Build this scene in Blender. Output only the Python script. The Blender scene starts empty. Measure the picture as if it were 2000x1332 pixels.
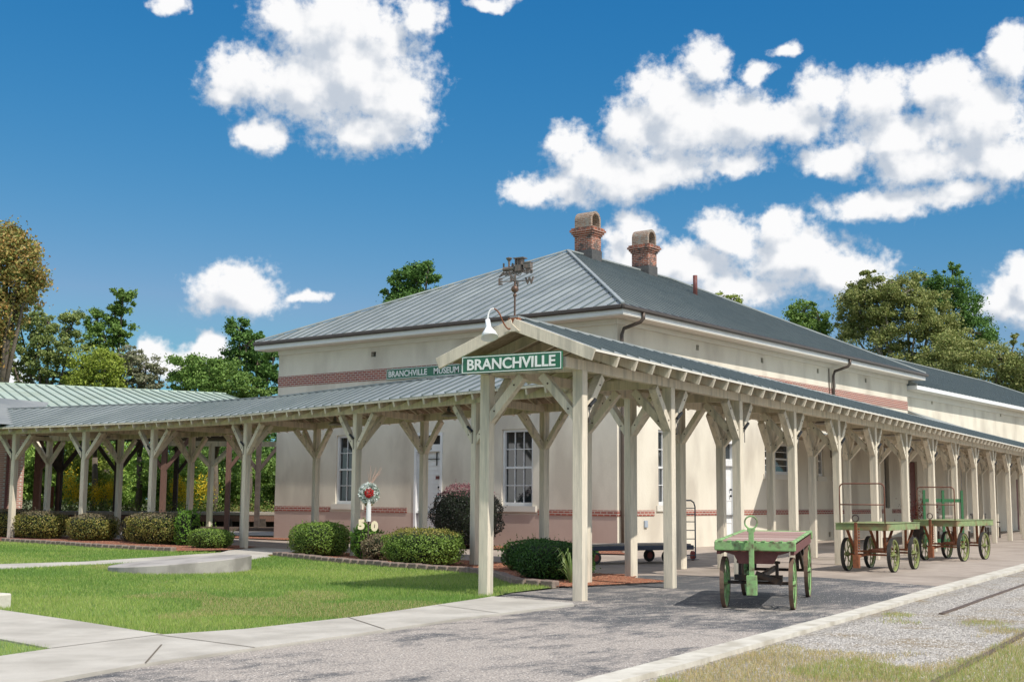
import bpy, bmesh, math, random
import numpy as np
from mathutils import Vector, Matrix
R = math.radians
random.seed(7); rng = np.random.default_rng(11)
scn = bpy.context.scene
COL = scn.collection

# ---------------------------------------------------------------- camera
YAW, PITCH, ROLL, HC, FPX = R(37.87341557), R(7.14246498), R(0.41175435), 1.4, 2462.04
fw = Vector((math.cos(YAW)*math.cos(PITCH), math.sin(YAW)*math.cos(PITCH), math.sin(PITCH)))
rt0 = Vector((math.sin(YAW), -math.cos(YAW), 0)); up0 = rt0.cross(fw)
rt = rt0*math.cos(ROLL) + up0*math.sin(ROLL); up = -rt0*math.sin(ROLL) + up0*math.cos(ROLL)
cam = bpy.data.cameras.new('camera'); cam.sensor_width = 36; cam.sensor_fit = 'HORIZONTAL'
cam.lens = FPX/2000*36; cam.clip_start = .1; cam.clip_end = 3000
co = bpy.data.objects.new('camera', cam); COL.objects.link(co)
m3 = Matrix((rt, up, -fw)).transposed(); M4 = m3.to_4x4(); M4.translation = (0, 0, HC); co.matrix_world = M4
scn.camera = co
def at(px, py, d):            # a sight line of the survey photograph, d metres deep
    return Vector((0, 0, HC)) + (fw + rt*((px-1000)/FPX) - up*((py-666)/FPX))*d
def gd(px, py, z=0.0):        # the same sight line where it meets height z
    v = fw + rt*((px-1000)/FPX) - up*((py-666)/FPX)
    return Vector((0, 0, HC)) + v*((z-HC)/v.z)

# ---------------------------------------------------------------- sun and sky
SUN_AZ, SUN_EL = R(-100), R(50)
sv = Vector((math.cos(SUN_AZ)*math.cos(SUN_EL), math.sin(SUN_AZ)*math.cos(SUN_EL), math.sin(SUN_EL)))
sl = bpy.data.lights.new('sun', 'SUN'); sl.energy = 3.35; sl.angle = R(.5); sl.color = (1, .95, .87)
so = bpy.data.objects.new('sun', sl); COL.objects.link(so)
so.rotation_euler = sv.to_track_quat('Z', 'Y').to_euler(); so.location = (0, 0, 60)
scn.view_settings.view_transform = 'Standard'; scn.view_settings.look = 'None'
scn.view_settings.gamma = 1; scn.view_settings.exposure = 0.4
SKYK, SKYG = (27.3, 6.14, 5.92), (2.41, .957, .557)
try: scn.cycles.max_bounces = 6; scn.cycles.transparent_max_bounces = 8
except Exception: pass

W = bpy.data.worlds.new('World'); scn.world = W; W.use_nodes = True
nt = W.node_tree; nt.nodes.clear()
def N(t, typ, **k):
    n = t.nodes.new(typ)
    for a, b in k.items(): setattr(n, a, b)
    return n
# clouds: azimuth / elevation blobs (degrees) warped by noise, in a node group
CL = [(660,50,150,85),(560,30,62,55),(700,150,140,110),(480,150,78,62),(780,200,72,72),(725,262,100,45),(600,170,110,75),(440,190,40,30),
 (515,265,55,38),(825,28,42,38),(955,4,48,16),(325,8,32,18),
 (1015,368,46,30),(1090,372,72,34),(1150,330,70,50),(1108,278,42,34),(1210,350,85,50),(1245,250,70,66),(1300,195,76,76),(1378,125,44,50),
 (1350,250,110,80),(1290,330,100,44),(1450,235,90,60),(1600,178,56,52),(1540,240,100,44),(1440,315,70,26),(1480,140,30,24),(1530,90,27,16),
 (1710,190,72,62),(1740,270,100,60),(1850,165,78,62),(1900,235,115,92),(1975,105,48,56),(1800,320,110,48),(1640,310,80,34),(1960,310,90,60),
 (1740,398,150,30),(1880,378,64,25),(1400,452,52,44),(1370,520,85,40),(1525,450,46,48),(1560,505,115,60),(1655,535,95,44),(1450,560,110,34),
 (1232,455,46,42),(1235,505,55,34),(1310,510,50,36),(470,570,98,50),(462,545,58,40),(605,578,32,14),(335,700,95,34),(405,682,38,28),(285,680,42,24),(10,740,60,40),
 (1970,580,66,62),(1992,530,36,30),(1440,470,60,40)]
def azel(px, py):
    v = (fw + rt*((px-1000)/FPX) - up*((py-666)/FPX)).normalized()
    return math.degrees(math.atan2(v.y, v.x)), math.degrees(math.asin(v.z))
blobs = []
for x, y, rx, ry in CL:
    a, e = azel(x, y); a2, e1 = azel(x+rx, y); a3, e2 = azel(x, y-ry)
    blobs.append((a, e, abs(a2-a), abs(e2-e)))
blobs = [((b[0]+360) % 360 if b[0] > 70 or b[0] < -90 else b[0], *b[1:]) for b in blobs]
G = bpy.data.node_groups.new('cloud_field', 'ShaderNodeTree')
G.interface.new_socket('P', in_out='INPUT', socket_type='NodeSocketVector')
G.interface.new_socket('D', in_out='OUTPUT', socket_type='NodeSocketFloat'); G.interface.new_socket('S', in_out='OUTPUT', socket_type='NodeSocketFloat')
gi = N(G, 'NodeGroupInput'); go = N(G, 'NodeGroupOutput')
n1 = N(G, 'ShaderNodeTexNoise'); n1.inputs['Scale'].default_value = .55; n1.inputs['Detail'].default_value = 5; n1.inputs['Roughness'].default_value = .5
sb = N(G, 'ShaderNodeVectorMath', operation='SUBTRACT'); sb.inputs[1].default_value = (.5, .5, .5)
sc_ = N(G, 'ShaderNodeVectorMath', operation='MULTIPLY'); sc_.inputs[1].default_value = (1.9, 1.5, 0)
ad = N(G, 'ShaderNodeVectorMath', operation='ADD')
G.links.new(gi.outputs[0], n1.inputs['Vector']); G.links.new(n1.outputs['Color'], sb.inputs[0]); G.links.new(sb.outputs[0], sc_.inputs[0])
G.links.new(sc_.outputs[0], ad.inputs[0]); G.links.new(gi.outputs[0], ad.inputs[1])
prev = None
for a, e, ra, re_ in blobs:
    q = N(G, 'ShaderNodeVectorMath', operation='MULTIPLY_ADD'); q.inputs[1].default_value = (1/ra, 1/re_, 0); q.inputs[2].default_value = (-a/ra, -e/re_, 0)
    G.links.new(ad.outputs[0], q.inputs[0])
    l = N(G, 'ShaderNodeVectorMath', operation='LENGTH'); G.links.new(q.outputs[0], l.inputs[0])
    if prev is None: prev = l.outputs['Value']
    else:
        mn = N(G, 'ShaderNodeMath', operation='SMOOTH_MIN'); mn.inputs[2].default_value = .42
        G.links.new(prev, mn.inputs[0]); G.links.new(l.outputs['Value'], mn.inputs[1]); prev = mn.outputs[0]
def fbm(scale, detail, rough):
    n = N(G, 'ShaderNodeTexNoise'); n.inputs['Scale'].default_value = scale; n.inputs['Detail'].default_value = detail; n.inputs['Roughness'].default_value = rough
    G.links.new(gi.outputs[0], n.inputs['Vector']); return n.outputs['Fac']
def madd(a, k, b_):
    m_ = N(G, 'ShaderNodeMath', operation='MULTIPLY_ADD'); m_.inputs[1].default_value = k; G.links.new(a, m_.inputs[0])
    if isinstance(b_, float): m_.inputs[2].default_value = b_
    else: G.links.new(b_, m_.inputs[2])
    return m_.outputs[0]
lowf = madd(fbm(.8, 2, .45), -.9, madd(prev, -1.0, 1.60))          # smooth body, 0 at the rim
midf = madd(fbm(2.0, 3, .5), -.55, lowf)
G.links.new(madd(fbm(3.0, 8, .58), -.80, madd(midf, 1.0, .72)), go.inputs[0])
G.links.new(madd(fbm(1.3, 4, .5), -.85, lowf), go.inputs[1])
tc = N(nt, 'ShaderNodeTexCoord'); sx = N(nt, 'ShaderNodeSeparateXYZ'); nt.links.new(tc.outputs['Generated'], sx.inputs[0])
az = N(nt, 'ShaderNodeMath', operation='ARCTAN2'); nt.links.new(sx.outputs['Y'], az.inputs[0]); nt.links.new(sx.outputs['X'], az.inputs[1])
azd = N(nt, 'ShaderNodeMath', operation='MULTIPLY'); azd.inputs[1].default_value = 57.29578; nt.links.new(az.outputs[0], azd.inputs[0])
# keep azimuths in -90..270
lt = N(nt, 'ShaderNodeMath', operation='LESS_THAN'); lt.inputs[1].default_value = -90; nt.links.new(azd.outputs[0], lt.inputs[0])
aw = N(nt, 'ShaderNodeMath', operation='MULTIPLY_ADD'); aw.inputs[1].default_value = 360; nt.links.new(lt.outputs[0], aw.inputs[0]); nt.links.new(azd.outputs[0], aw.inputs[2])
el = N(nt, 'ShaderNodeMath', operation='ARCSINE'); nt.links.new(sx.outputs['Z'], el.inputs[0])
eld = N(nt, 'ShaderNodeMath', operation='MULTIPLY'); eld.inputs[1].default_value = 57.29578; nt.links.new(el.outputs[0], eld.inputs[0])
cb = N(nt, 'ShaderNodeCombineXYZ'); nt.links.new(aw.outputs[0], cb.inputs[0]); nt.links.new(eld.outputs[0], cb.inputs[1])
g1 = N(nt, 'ShaderNodeGroup'); g1.node_tree = G; nt.links.new(cb.outputs[0], g1.inputs[0])
of = N(nt, 'ShaderNodeVectorMath', operation='ADD'); of.inputs[1].default_value = (-.45, 1.15, 0); nt.links.new(cb.outputs[0], of.inputs[0])
g2 = N(nt, 'ShaderNodeGroup'); g2.node_tree = G; nt.links.new(of.outputs[0], g2.inputs[0])
dn = N(nt, 'ShaderNodeMapRange', interpolation_type='SMOOTHSTEP'); dn.inputs['From Min'].default_value = -.10; dn.inputs['From Max'].default_value = .62
nt.links.new(g1.outputs[0], dn.inputs['Value'])
sh = N(nt, 'ShaderNodeMath', operation='SUBTRACT'); nt.links.new(g1.outputs[1], sh.inputs[0]); nt.links.new(g2.outputs[1], sh.inputs[1])
shr = N(nt, 'ShaderNodeMapRange', interpolation_type='SMOOTHSTEP'); shr.inputs['From Min'].default_value = -.50; shr.inputs['From Max'].default_value = .36
th_ = N(nt, 'ShaderNodeMath', operation='MULTIPLY_ADD'); th_.inputs[1].default_value = -.12; nt.links.new(g1.outputs[1], th_.inputs[0]); nt.links.new(sh.outputs[0], th_.inputs[2]); nt.links.new(th_.outputs[0], shr.inputs['Value'])
cc = N(nt, 'ShaderNodeMix', data_type='RGBA'); cc.inputs['A'].default_value = (4.2, 4.65, 5.3, 1); cc.inputs['B'].default_value = (7.4, 7.4, 7.45, 1)
nt.links.new(shr.outputs[0], cc.inputs['Factor'])
sky = N(nt, 'ShaderNodeTexSky', sky_type='NISHITA'); sky.sun_disc = False; sky.sun_elevation = SUN_EL; sky.sun_rotation = math.pi/2 - SUN_AZ
sky.air_density = 1.0; sky.dust_density = .5; sky.ozone_density = 3.0
s1 = N(nt, 'ShaderNodeVectorMath', operation='SCALE'); s1.inputs['Scale'].default_value = .1; nt.links.new(sky.outputs[0], s1.inputs[0])
sp = N(nt, 'ShaderNodeSeparateXYZ'); nt.links.new(s1.outputs[0], sp.inputs[0]); s2 = N(nt, 'ShaderNodeCombineXYZ')
for i in range(3):            # a polarised, saturated rendering of the same sky
    pw = N(nt, 'ShaderNodeMath', operation='POWER'); pw.inputs[1].default_value = SKYG[i]; mi = N(nt, 'ShaderNodeMath', operation='MINIMUM'); mi.inputs[1].default_value = (.305, .60, 9)[i]; nt.links.new(sp.outputs[i], mi.inputs[0]); nt.links.new(mi.outputs[0], pw.inputs[0])
    mk = N(nt, 'ShaderNodeMath', operation='MULTIPLY'); mk.inputs[1].default_value = SKYK[i]; nt.links.new(pw.outputs[0], mk.inputs[0]); nt.links.new(mk.outputs[0], s2.inputs[i])
# bright broken cloud added over the unseen sky to raise the ambient light
n4 = N(nt, 'ShaderNodeTexNoise'); n4.inputs['Scale'].default_value = 3.2; n4.inputs['Detail'].default_value = 6; nt.links.new(tc.outputs['Generated'], n4.inputs['Vector'])
r4 = N(nt, 'ShaderNodeMapRange', interpolation_type='SMOOTHSTEP'); r4.inputs['From Min'].default_value = .46; r4.inputs['From Max'].default_value = .60; nt.links.new(n4.outputs['Fac'], r4.inputs['Value'])
dc = N(nt, 'ShaderNodeVectorMath', operation='DISTANCE'); dc.inputs[1].default_value = (YAW*57.3, 8, 0); nt.links.new(cb.outputs[0], dc.inputs[0])
rm = N(nt, 'ShaderNodeMapRange', interpolation_type='SMOOTHSTEP'); rm.inputs['From Min'].default_value = 26; rm.inputs['From Max'].default_value = 38; nt.links.new(dc.outputs['Value'], rm.inputs['Value'])
m5 = N(nt, 'ShaderNodeMath', operation='MULTIPLY'); nt.links.new(r4.outputs[0], m5.inputs[0]); nt.links.new(rm.outputs[0], m5.inputs[1])
mo = N(nt, 'ShaderNodeMix', data_type='RGBA'); nt.links.new(m5.outputs[0], mo.inputs['Factor']); nt.links.new(s2.outputs[0], mo.inputs['A']); mo.inputs['B'].default_value = (10.5, 10.4, 10.2, 1)
mx = N(nt, 'ShaderNodeMix', data_type='RGBA'); nt.links.new(dn.outputs[0], mx.inputs['Factor']); nt.links.new(mo.outputs['Result'], mx.inputs['A']); nt.links.new(cc.outputs['Result'], mx.inputs['B'])
bg = N(nt, 'ShaderNodeBackground'); bg.inputs['Strength'].default_value = .1; wo = N(nt, 'ShaderNodeOutputWorld')
nt.links.new(mx.outputs['Result'], bg.inputs['Color']); nt.links.new(bg.outputs[0], wo.inputs[0])

try: W.cycles.sampling_method = 'MANUAL'; W.cycles.sample_map_resolution = 256
except Exception: pass

# ---------------------------------------------------------------- materials
def mat(name, col, rough=.8, metal=0, var=None, vscale=3, bump=0, bscale=40, spec=.5, stretch=None, detail=6, var2=None, v2scale=.5):
    m = bpy.data.materials.new(name); m.use_nodes = True; t = m.node_tree
    p = t.nodes['Principled BSDF']; p.inputs['Base Color'].default_value = (*col, 1); p.inputs['Roughness'].default_value = rough
    p.inputs['Metallic'].default_value = metal; p.inputs['Specular IOR Level'].default_value = spec
    tcn = N(t, 'ShaderNodeTexCoord'); vec = tcn.outputs['Object']
    if stretch:
        mp = N(t, 'ShaderNodeMapping'); mp.inputs['Scale'].default_value = stretch; t.links.new(vec, mp.inputs[0]); vec = mp.outputs[0]
    out = None
    if var:
        n = N(t, 'ShaderNodeTexNoise'); n.inputs['Scale'].default_value = vscale; n.inputs['Detail'].default_value = detail; n.inputs['Roughness'].default_value = .65
        t.links.new(vec, n.inputs['Vector'])
        r = N(t, 'ShaderNodeMapRange'); r.inputs['From Min'].default_value = .35; r.inputs['From Max'].default_value = .65; t.links.new(n.outputs['Fac'], r.inputs['Value'])
        x = N(t, 'ShaderNodeMix', data_type='RGBA'); x.inputs['A'].default_value = (*col, 1); x.inputs['B'].default_value = (*var, 1)
        t.links.new(r.outputs[0], x.inputs['Factor']); out = x.outputs['Result']
    if var2:
        n = N(t, 'ShaderNodeTexNoise'); n.inputs['Scale'].default_value = v2scale; n.inputs['Detail'].default_value = 5; t.links.new(vec, n.inputs['Vector'])
        r = N(t, 'ShaderNodeMapRange'); r.inputs['From Min'].default_value = .48; r.inputs['From Max'].default_value = .66; t.links.new(n.outputs['Fac'], r.inputs['Value'])
        x = N(t, 'ShaderNodeMix', data_type='RGBA'); x.inputs['B'].default_value = (*var2, 1)
        if out: t.links.new(out, x.inputs['A'])
        else: x.inputs['A'].default_value = (*col, 1)
        t.links.new(r.outputs[0], x.inputs['Factor']); out = x.outputs['Result']
    if out: t.links.new(out, p.inputs['Base Color'])
    if bump:
        n = N(t, 'ShaderNodeTexNoise'); n.inputs['Scale'].default_value = bscale; n.inputs['Detail'].default_value = 4; t.links.new(vec, n.inputs['Vector'])
        b = N(t, 'ShaderNodeBump'); b.inputs['Strength'].default_value = bump; b.inputs['Distance'].default_value = .02
        t.links.new(n.outputs['Fac'], b.inputs['Height']); t.links.new(b.outputs[0], p.inputs['Normal'])
    return m
def leafmat(name, cols, rough=.6, trans=.25):
    m = bpy.data.materials.new(name); m.use_nodes = True; t = m.node_tree; p = t.nodes['Principled BSDF']; p.inputs['Roughness'].default_value = rough
    p.inputs['Specular IOR Level'].default_value = .3
    g = N(t, 'ShaderNodeNewGeometry'); cr = N(t, 'ShaderNodeValToRGB'); e = cr.color_ramp.elements
    e[0].position = 0; e[0].color = (*cols[0], 1); e[1].position = 1; e[1].color = (*cols[-1], 1)
    for i, c in enumerate(cols[1:-1]):
        q = e.new((i+1)/(len(cols)-1)); q.color = (*c, 1)
    t.links.new(g.outputs['Random Per Island'], cr.inputs[0]); t.links.new(cr.outputs[0], p.inputs['Base Color'])
    if trans:
        tr = N(t, 'ShaderNodeBsdfTranslucent'); t.links.new(cr.outputs[0], tr.inputs[0]); ms = N(t, 'ShaderNodeMixShader'); ms.inputs[0].default_value = trans
        t.links.new(p.outputs[0], ms.inputs[1]); t.links.new(tr.outputs[0], ms.inputs[2]); t.links.new(ms.outputs[0], t.nodes['Material Output'].inputs[0])
    return m
def brickmat(name, c1, c2, mortar, w=.21, h=.072, ms=.012, dirt=None, bump=.5):
    m = bpy.data.materials.new(name); m.use_nodes = True; t = m.node_tree; p = t.nodes['Principled BSDF']; p.inputs['Roughness'].default_value = .85
    tcn = N(t, 'ShaderNodeTexCoord'); s = N(t, 'ShaderNodeSeparateXYZ'); t.links.new(tcn.outputs['Object'], s.inputs[0])
    a = N(t, 'ShaderNodeMath', operation='ADD'); t.links.new(s.outputs[0], a.inputs[0]); t.links.new(s.outputs[1], a.inputs[1])
    c = N(t, 'ShaderNodeCombineXYZ'); t.links.new(a.outputs[0], c.inputs[0]); t.links.new(s.outputs[2], c.inputs[1])
    b = N(t, 'ShaderNodeTexBrick'); b.inputs['Scale'].default_value = 1; b.inputs['Brick Width'].default_value = w; b.inputs['Row Height'].default_value = h
    b.inputs['Mortar Size'].default_value = ms; b.inputs['Mortar Smooth'].default_value = .2; b.inputs['Bias'].default_value = -.1
    b.inputs['Color1'].default_value = (*c1, 1); b.inputs['Color2'].default_value = (*c2, 1); b.inputs['Mortar'].default_value = (*mortar, 1)
    t.links.new(c.outputs[0], b.inputs['Vector']); out = b.outputs['Color']
    if dirt:
        n = N(t, 'ShaderNodeTexNoise'); n.inputs['Scale'].default_value = 5; n.inputs['Detail'].default_value = 8; t.links.new(tcn.outputs['Object'], n.inputs['Vector'])
        r = N(t, 'ShaderNodeMapRange'); r.inputs['From Min'].default_value = .5; r.inputs['From Max'].default_value = .65; t.links.new(n.outputs['Fac'], r.inputs['Value'])
        x = N(t, 'ShaderNodeMix', data_type='RGBA'); x.inputs['B'].default_value = (*dirt, 1); t.links.new(out, x.inputs['A']); t.links.new(r.outputs[0], x.inputs['Factor']); out = x.outputs['Result']
    t.links.new(out, p.inputs['Base Color'])
    bp = N(t, 'ShaderNodeBump'); bp.inputs['Strength'].default_value = bump; bp.inputs['Distance'].default_value = .01; bp.invert = True
    t.links.new(b.outputs['Fac'], bp.inputs['Height']); t.links.new(bp.outputs[0], p.inputs['Normal'])
    return m

wood = mat('painted_weathered_timber', (.78, .69, .545), .75, var=(.64, .565, .445), vscale=5, stretch=(9, 9, .8), bump=.25, bscale=25, var2=(.50, .45, .36), v2scale=.9)
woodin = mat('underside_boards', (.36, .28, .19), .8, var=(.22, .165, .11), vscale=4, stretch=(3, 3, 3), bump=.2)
stucco = mat('cream_stucco', (.76, .70, .585), .9, var=(.68, .62, .51), vscale=.9, bump=.2, bscale=30, var2=(.56, .50, .41), v2scale=.8, stretch=(1, 1, .45), detail=9)
pink = mat('pinkish_stucco', (.60, .46, .385), .9, var=(.55, .41, .34), vscale=1.1, bump=.12, bscale=60)
white = mat('white_trim_paint', (.80, .80, .79), .5, var=(.74, .74, .73), vscale=4)
soffitm = mat('cream_soffit', (.72, .68, .60), .7, var=(.67, .63, .55), vscale=2)
roofm = mat('standing_seam_metal', (.335, .355, .35), .5, .2, var=(.25, .275, .275), vscale=1.1, var2=(.37, .395, .385), v2scale=.5, detail=9)
seamm = mat('shaded_seam_metal', (.13, .16, .165), .45, .3, var=(.16, .19, .19), vscale=2)  # darker than the panels: shade on the seam sides put into the colour
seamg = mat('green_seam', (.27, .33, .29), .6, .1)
greenroof = mat('pale_green_metal_roof', (.40, .49, .42), .6, .1, var=(.45, .51, .45), vscale=.8, var2=(.36, .42, .34), v2scale=.5)
gutterm = mat('dark_bronze_gutter', (.055, .045, .038), .4, .3, var=(.075, .06, .05), vscale=3)
pipem = mat('brown_downpipe', (.11, .085, .065), .45, .3, var=(.08, .06, .05), vscale=6)
brickb = brickmat('red_band_brick', (.36, .10, .065), (.24, .065, .05), (.50, .44, .38), bump=.3)
brickc = brickmat('old_chimney_brick', (.40, .12, .06), (.15, .05, .035), (.46, .40, .34), ms=.009, dirt=(.10, .085, .075))
brickw = brickmat('pink_brick', (.50, .24, .17), (.42, .20, .15), (.60, .52, .44))
lead = mat('lead_flashing', (.12, .115, .11), .6, .4, var=(.08, .08, .08), vscale=8)
black = mat('black_metal', (.02, .022, .025), .45, .4)
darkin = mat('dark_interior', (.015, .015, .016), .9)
glass = mat('window_glass', (.02, .026, .028), .04, 0, spec=1.0)
blind = mat('window_blind', (.42, .40, .35), .8, var=(.36, .34, .30), vscale=3)
rust = mat('rusty_steel', (.30, .11, .045), .85, .1, var=(.17, .06, .03), vscale=14, bump=.2)
iron = mat('old_iron', (.05, .045, .045), .6, .6, var=(.10, .06, .04), vscale=10)
greenp = mat('faded_green_paint', (.20, .38, .13), .65, var=(.28, .44, .20), vscale=9, var2=(.13, .12, .06), v2scale=9, bump=.15)
greend = mat('dark_green_paint', (.03, .16, .055), .5, var=(.04, .12, .05), vscale=9)
olive = mat('olive_yellow_paint', (.22, .25, .07), .6, var=(.26, .29, .12), vscale=9, var2=(.12, .12, .05), v2scale=6)
maroon = mat('maroon_steel', (.12, .03, .025), .6, var=(.18, .06, .05), vscale=8)
tyre = mat('rubber_tyre', (.025, .025, .024), .8, var=(.05, .045, .04), vscale=9)
tan_tyre = mat('brown_iron_tyre', (.17, .10, .065), .75, var=(.12, .08, .055), vscale=9)
navy = mat('navy_paint', (.02, .03, .06), .5, var=(.03, .04, .07), vscale=6)
plank = mat('grey_planks', (.36, .31, .26), .85, var=(.28, .24, .2), vscale=8)
conc = mat('concrete', (.50, .465, .41), .92, var=(.42, .385, .335), vscale=1.6, bump=.15, bscale=50, var2=(.36, .33, .285), v2scale=.8)
concw = mat('pale_concrete', (.62, .585, .51), .9, var=(.52, .48, .41), vscale=5, bump=.2, bscale=40, var2=(.42, .38, .31), v2scale=3)
slabm = mat('grey_concrete_slab', (.40, .37, .34), .92, var=(.34, .31, .29), vscale=2, bump=.15, bscale=40, var2=(.25, .23, .21), v2scale=2.2)
edge = mat('brown_edging_block', (.25, .18, .145), .95, var=(.16, .12, .10), vscale=8, bump=.6, bscale=25, var2=(.34, .27, .22), v2scale=5)
signg = mat('sign_green', (.012, .13, .065), .35, var=(.015, .145, .075), vscale=2)
signw = mat('sign_white', (.80, .82, .78), .4)
redb = mat('dull_red_paint', (.28, .05, .04), .6)
trunkm = mat('tree_bark', (.16, .125, .095), .95, var=(.10, .08, .06), vscale=6, bump=.5, bscale=12)
palebark = mat('pale_bark', (.42, .38, .31), .95, var=(.25, .22, .18), vscale=4, bump=.4, bscale=12)
brownpost = mat('old_brown_timber', (.17, .09, .065), .9, var=(.11, .06, .045), vscale=6, stretch=(6, 6, 1))
darkwood = mat('dark_old_wood', (.055, .04, .033), .95, var=(.10, .075, .06), vscale=5)
steelrail = mat('rusted_rail', (.17, .13, .105), .6, .5, var=(.15, .10, .07), vscale=6)

reddeck = leafmat('worn_red_boards', [(.32, .17, .14), (.46, .33, .29), (.26, .14, .12), (.52, .42, .37), (.38, .25, .21)], .85, 0)
# ---------------------------------------------------------------- mesh building
def wp(o):
    v = Vector((0, 0, 0))
    while o is not None: v += o.location; o = o.parent
    return v
class MB:
    def __init__(s): s.v = []; s.f = []
    def add(s, vs, fs):
        n = len(s.v); s.v += [tuple(v) for v in vs]; s.f += [tuple(i+n for i in f) for f in fs]
    def box(s, c, d, rz=0, M=None):
        x, y, z = d[0]/2, d[1]/2, d[2]/2
        vs = [Vector((a, b, e)) for e in (-z, z) for a, b in ((-x, -y), (x, -y), (x, y), (-x, y))]
        if M is not None: vs = [M @ v for v in vs]
        if rz: m = Matrix.Rotation(rz, 3, 'Z'); vs = [m @ v for v in vs]
        s.add([v+Vector(c) for v in vs], [(3, 2, 1, 0), (4, 5, 6, 7), (0, 1, 5, 4), (1, 2, 6, 5), (2, 3, 7, 6), (3, 0, 4, 7)]); return s
    def beam(s, a, b, w, h, upv=(0, 0, 1)):      # w across, h along upv
        a, b = Vector(a), Vector(b); d = (b-a).normalized(); u = Vector(upv); x = d.cross(u)
        if x.length < 1e-4: x = d.cross(Vector((1, 0, 0)))
        x.normalize(); y = x.cross(d)
        vs = [p + x*(i*w/2) + y*(j*h/2) for p in (a, b) for i, j in ((-1, -1), (1, -1), (1, 1), (-1, 1))]
        s.add(vs, [(3, 2, 1, 0), (4, 5, 6, 7), (0, 1, 5, 4), (1, 2, 6, 5), (2, 3, 7, 6), (3, 0, 4, 7)]); return s
    def quad(s, *p): s.add(p, [tuple(range(len(p)))]); return s
    def slab(s, pts, t):                          # polygon thickened downwards by t
        n = len(pts); vs = [Vector(p) for p in pts] + [Vector(p)-Vector((0, 0, t)) for p in pts]
        s.add(vs, [tuple(range(n)), tuple(range(2*n-1, n-1, -1))] + [(i, i+n, (i+1) % n+n, (i+1) % n) for i in range(n)]); return s
    def tube(s, path, r, n=8, cap=True):
        path = [Vector(p) for p in path]; rs = r if isinstance(r, (list, tuple)) else [r]*len(path); vs = []; k = len(path); ref = None
        for i, p in enumerate(path):
            d = (path[min(i+1, k-1)]-path[max(i-1, 0)]).normalized()
            x = d.cross(Vector((0, 0, 1)) if ref is None else ref) if ref is None else (ref - d*ref.dot(d))
            if x.length < 1e-4: x = d.cross(Vector((1, 0, 0)))
            x.normalize(); ref = x; y = d.cross(x)
            for j in range(n):
                a = 2*math.pi*j/n; vs.append(p + x*(math.cos(a)*rs[i]) + y*(math.sin(a)*rs[i]))
        fs = [(i*n+j, i*n+(j+1) % n, (i+1)*n+(j+1) % n, (i+1)*n+j) for i in range(k-1) for j in range(n)]
        if cap: fs += [tuple(range(n-1, -1, -1)), tuple(range((k-1)*n, k*n))]
        s.add(vs, fs); return s
    def lathe(s, prof, c=(0, 0, 0), n=20, M=None):   # prof: (r, z)
        vs = []
        for r, z in prof:
            for j in range(n):
                a = 2*math.pi*j/n; v = Vector((r*math.cos(a), r*math.sin(a), z)); vs.append((M @ v if M is not None else v) + Vector(c))
        k = len(prof); fs = [(i*n+j, i*n+(j+1) % n, (i+1)*n+(j+1) % n, (i+1)*n+j) for i in range(k-1) for j in range(n)]
        s.add(vs, fs); return s
    def prism(s, pts, vec):
        n = len(pts); vec = Vector(vec); vs = [Vector(p) for p in pts] + [Vector(p)+vec for p in pts]
        s.add(vs, [tuple(range(n)), tuple(range(2*n-1, n-1, -1))] + [(i, i+n, (i+1) % n+n, (i+1) % n) for i in range(n)]); return s
    def build(s, name, m, parent=None, world=True, bevel=0, smooth=False):
        me = bpy.data.meshes.new(name); off = wp(parent) if (parent is not None and world) else Vector((0, 0, 0))
        me.from_pydata([(v[0]-off.x, v[1]-off.y, v[2]-off.z) for v in s.v], [], s.f)
        bm = bmesh.new(); bm.from_mesh(me); bmesh.ops.recalc_face_normals(bm, faces=bm.faces); bm.to_mesh(me); bm.free()
        me.materials.append(m); o = bpy.data.objects.new(name, me); COL.objects.link(o)
        if parent is not None: o.parent = parent
        if bevel:
            b = o.modifiers.new('bevel', 'BEVEL'); b.width = bevel; b.segments = 1; b.limit_method = 'ANGLE'
        if smooth: me.shade_smooth()
        return o
def tag(o, label=None, cat=None, group=None, kind=None):
    for k, v in (('label', label), ('category', cat), ('group', group), ('kind', kind)):
        if v: o[k] = v
    return o
def thing(name, label, cat, loc=(0, 0, 0), rz=0, group=None):
    o = bpy.data.objects.new(name, None); o.empty_display_size = .2; COL.objects.link(o); o.location = loc; o.rotation_euler = (0, 0, rz)
    return tag(o, label, cat, group)
def kids(o): return [c for c in COL.objects if c.parent is o]
def copy_tree(o, parent=None):
    ch = kids(o); c = o.copy(); COL.objects.link(c); c.parent = parent
    for k in ch: copy_tree(k, c)
    return c
def ordn(n):
    w = ['first', 'second', 'third', 'fourth', 'fifth', 'sixth', 'seventh', 'eighth', 'ninth', 'tenth', 'eleventh', 'twelfth', 'thirteenth', 'fourteenth', 'fifteenth', 'sixteenth', 'seventeenth', 'eighteenth', 'nineteenth', 'twentieth']
    return w[n-1] if n <= 20 else str(n)+('st' if n % 10 == 1 else 'nd' if n % 10 == 2 else 'rd' if n % 10 == 3 else 'th')
def rawmesh(name, V, F, m, parent=None, world=True):     # numpy mesh, F is (n,k)
    off = np.array(wp(parent)) if (parent is not None and world) else np.zeros(3)
    me = bpy.data.meshes.new(name); k = F.shape[1]
    me.vertices.add(len(V)); me.vertices.foreach_set('co', (V-off).astype(np.float32).ravel())
    me.loops.add(F.size); me.loops.foreach_set('vertex_index', F.astype(np.int32).ravel())
    me.polygons.add(len(F)); me.polygons.foreach_set('loop_start', (np.arange(len(F))*k).astype(np.int32))
    me.update(calc_edges=True); me.materials.append(m)
    o = bpy.data.objects.new(name, me); COL.objects.link(o)
    if parent is not None: o.parent = parent
    return o
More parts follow.
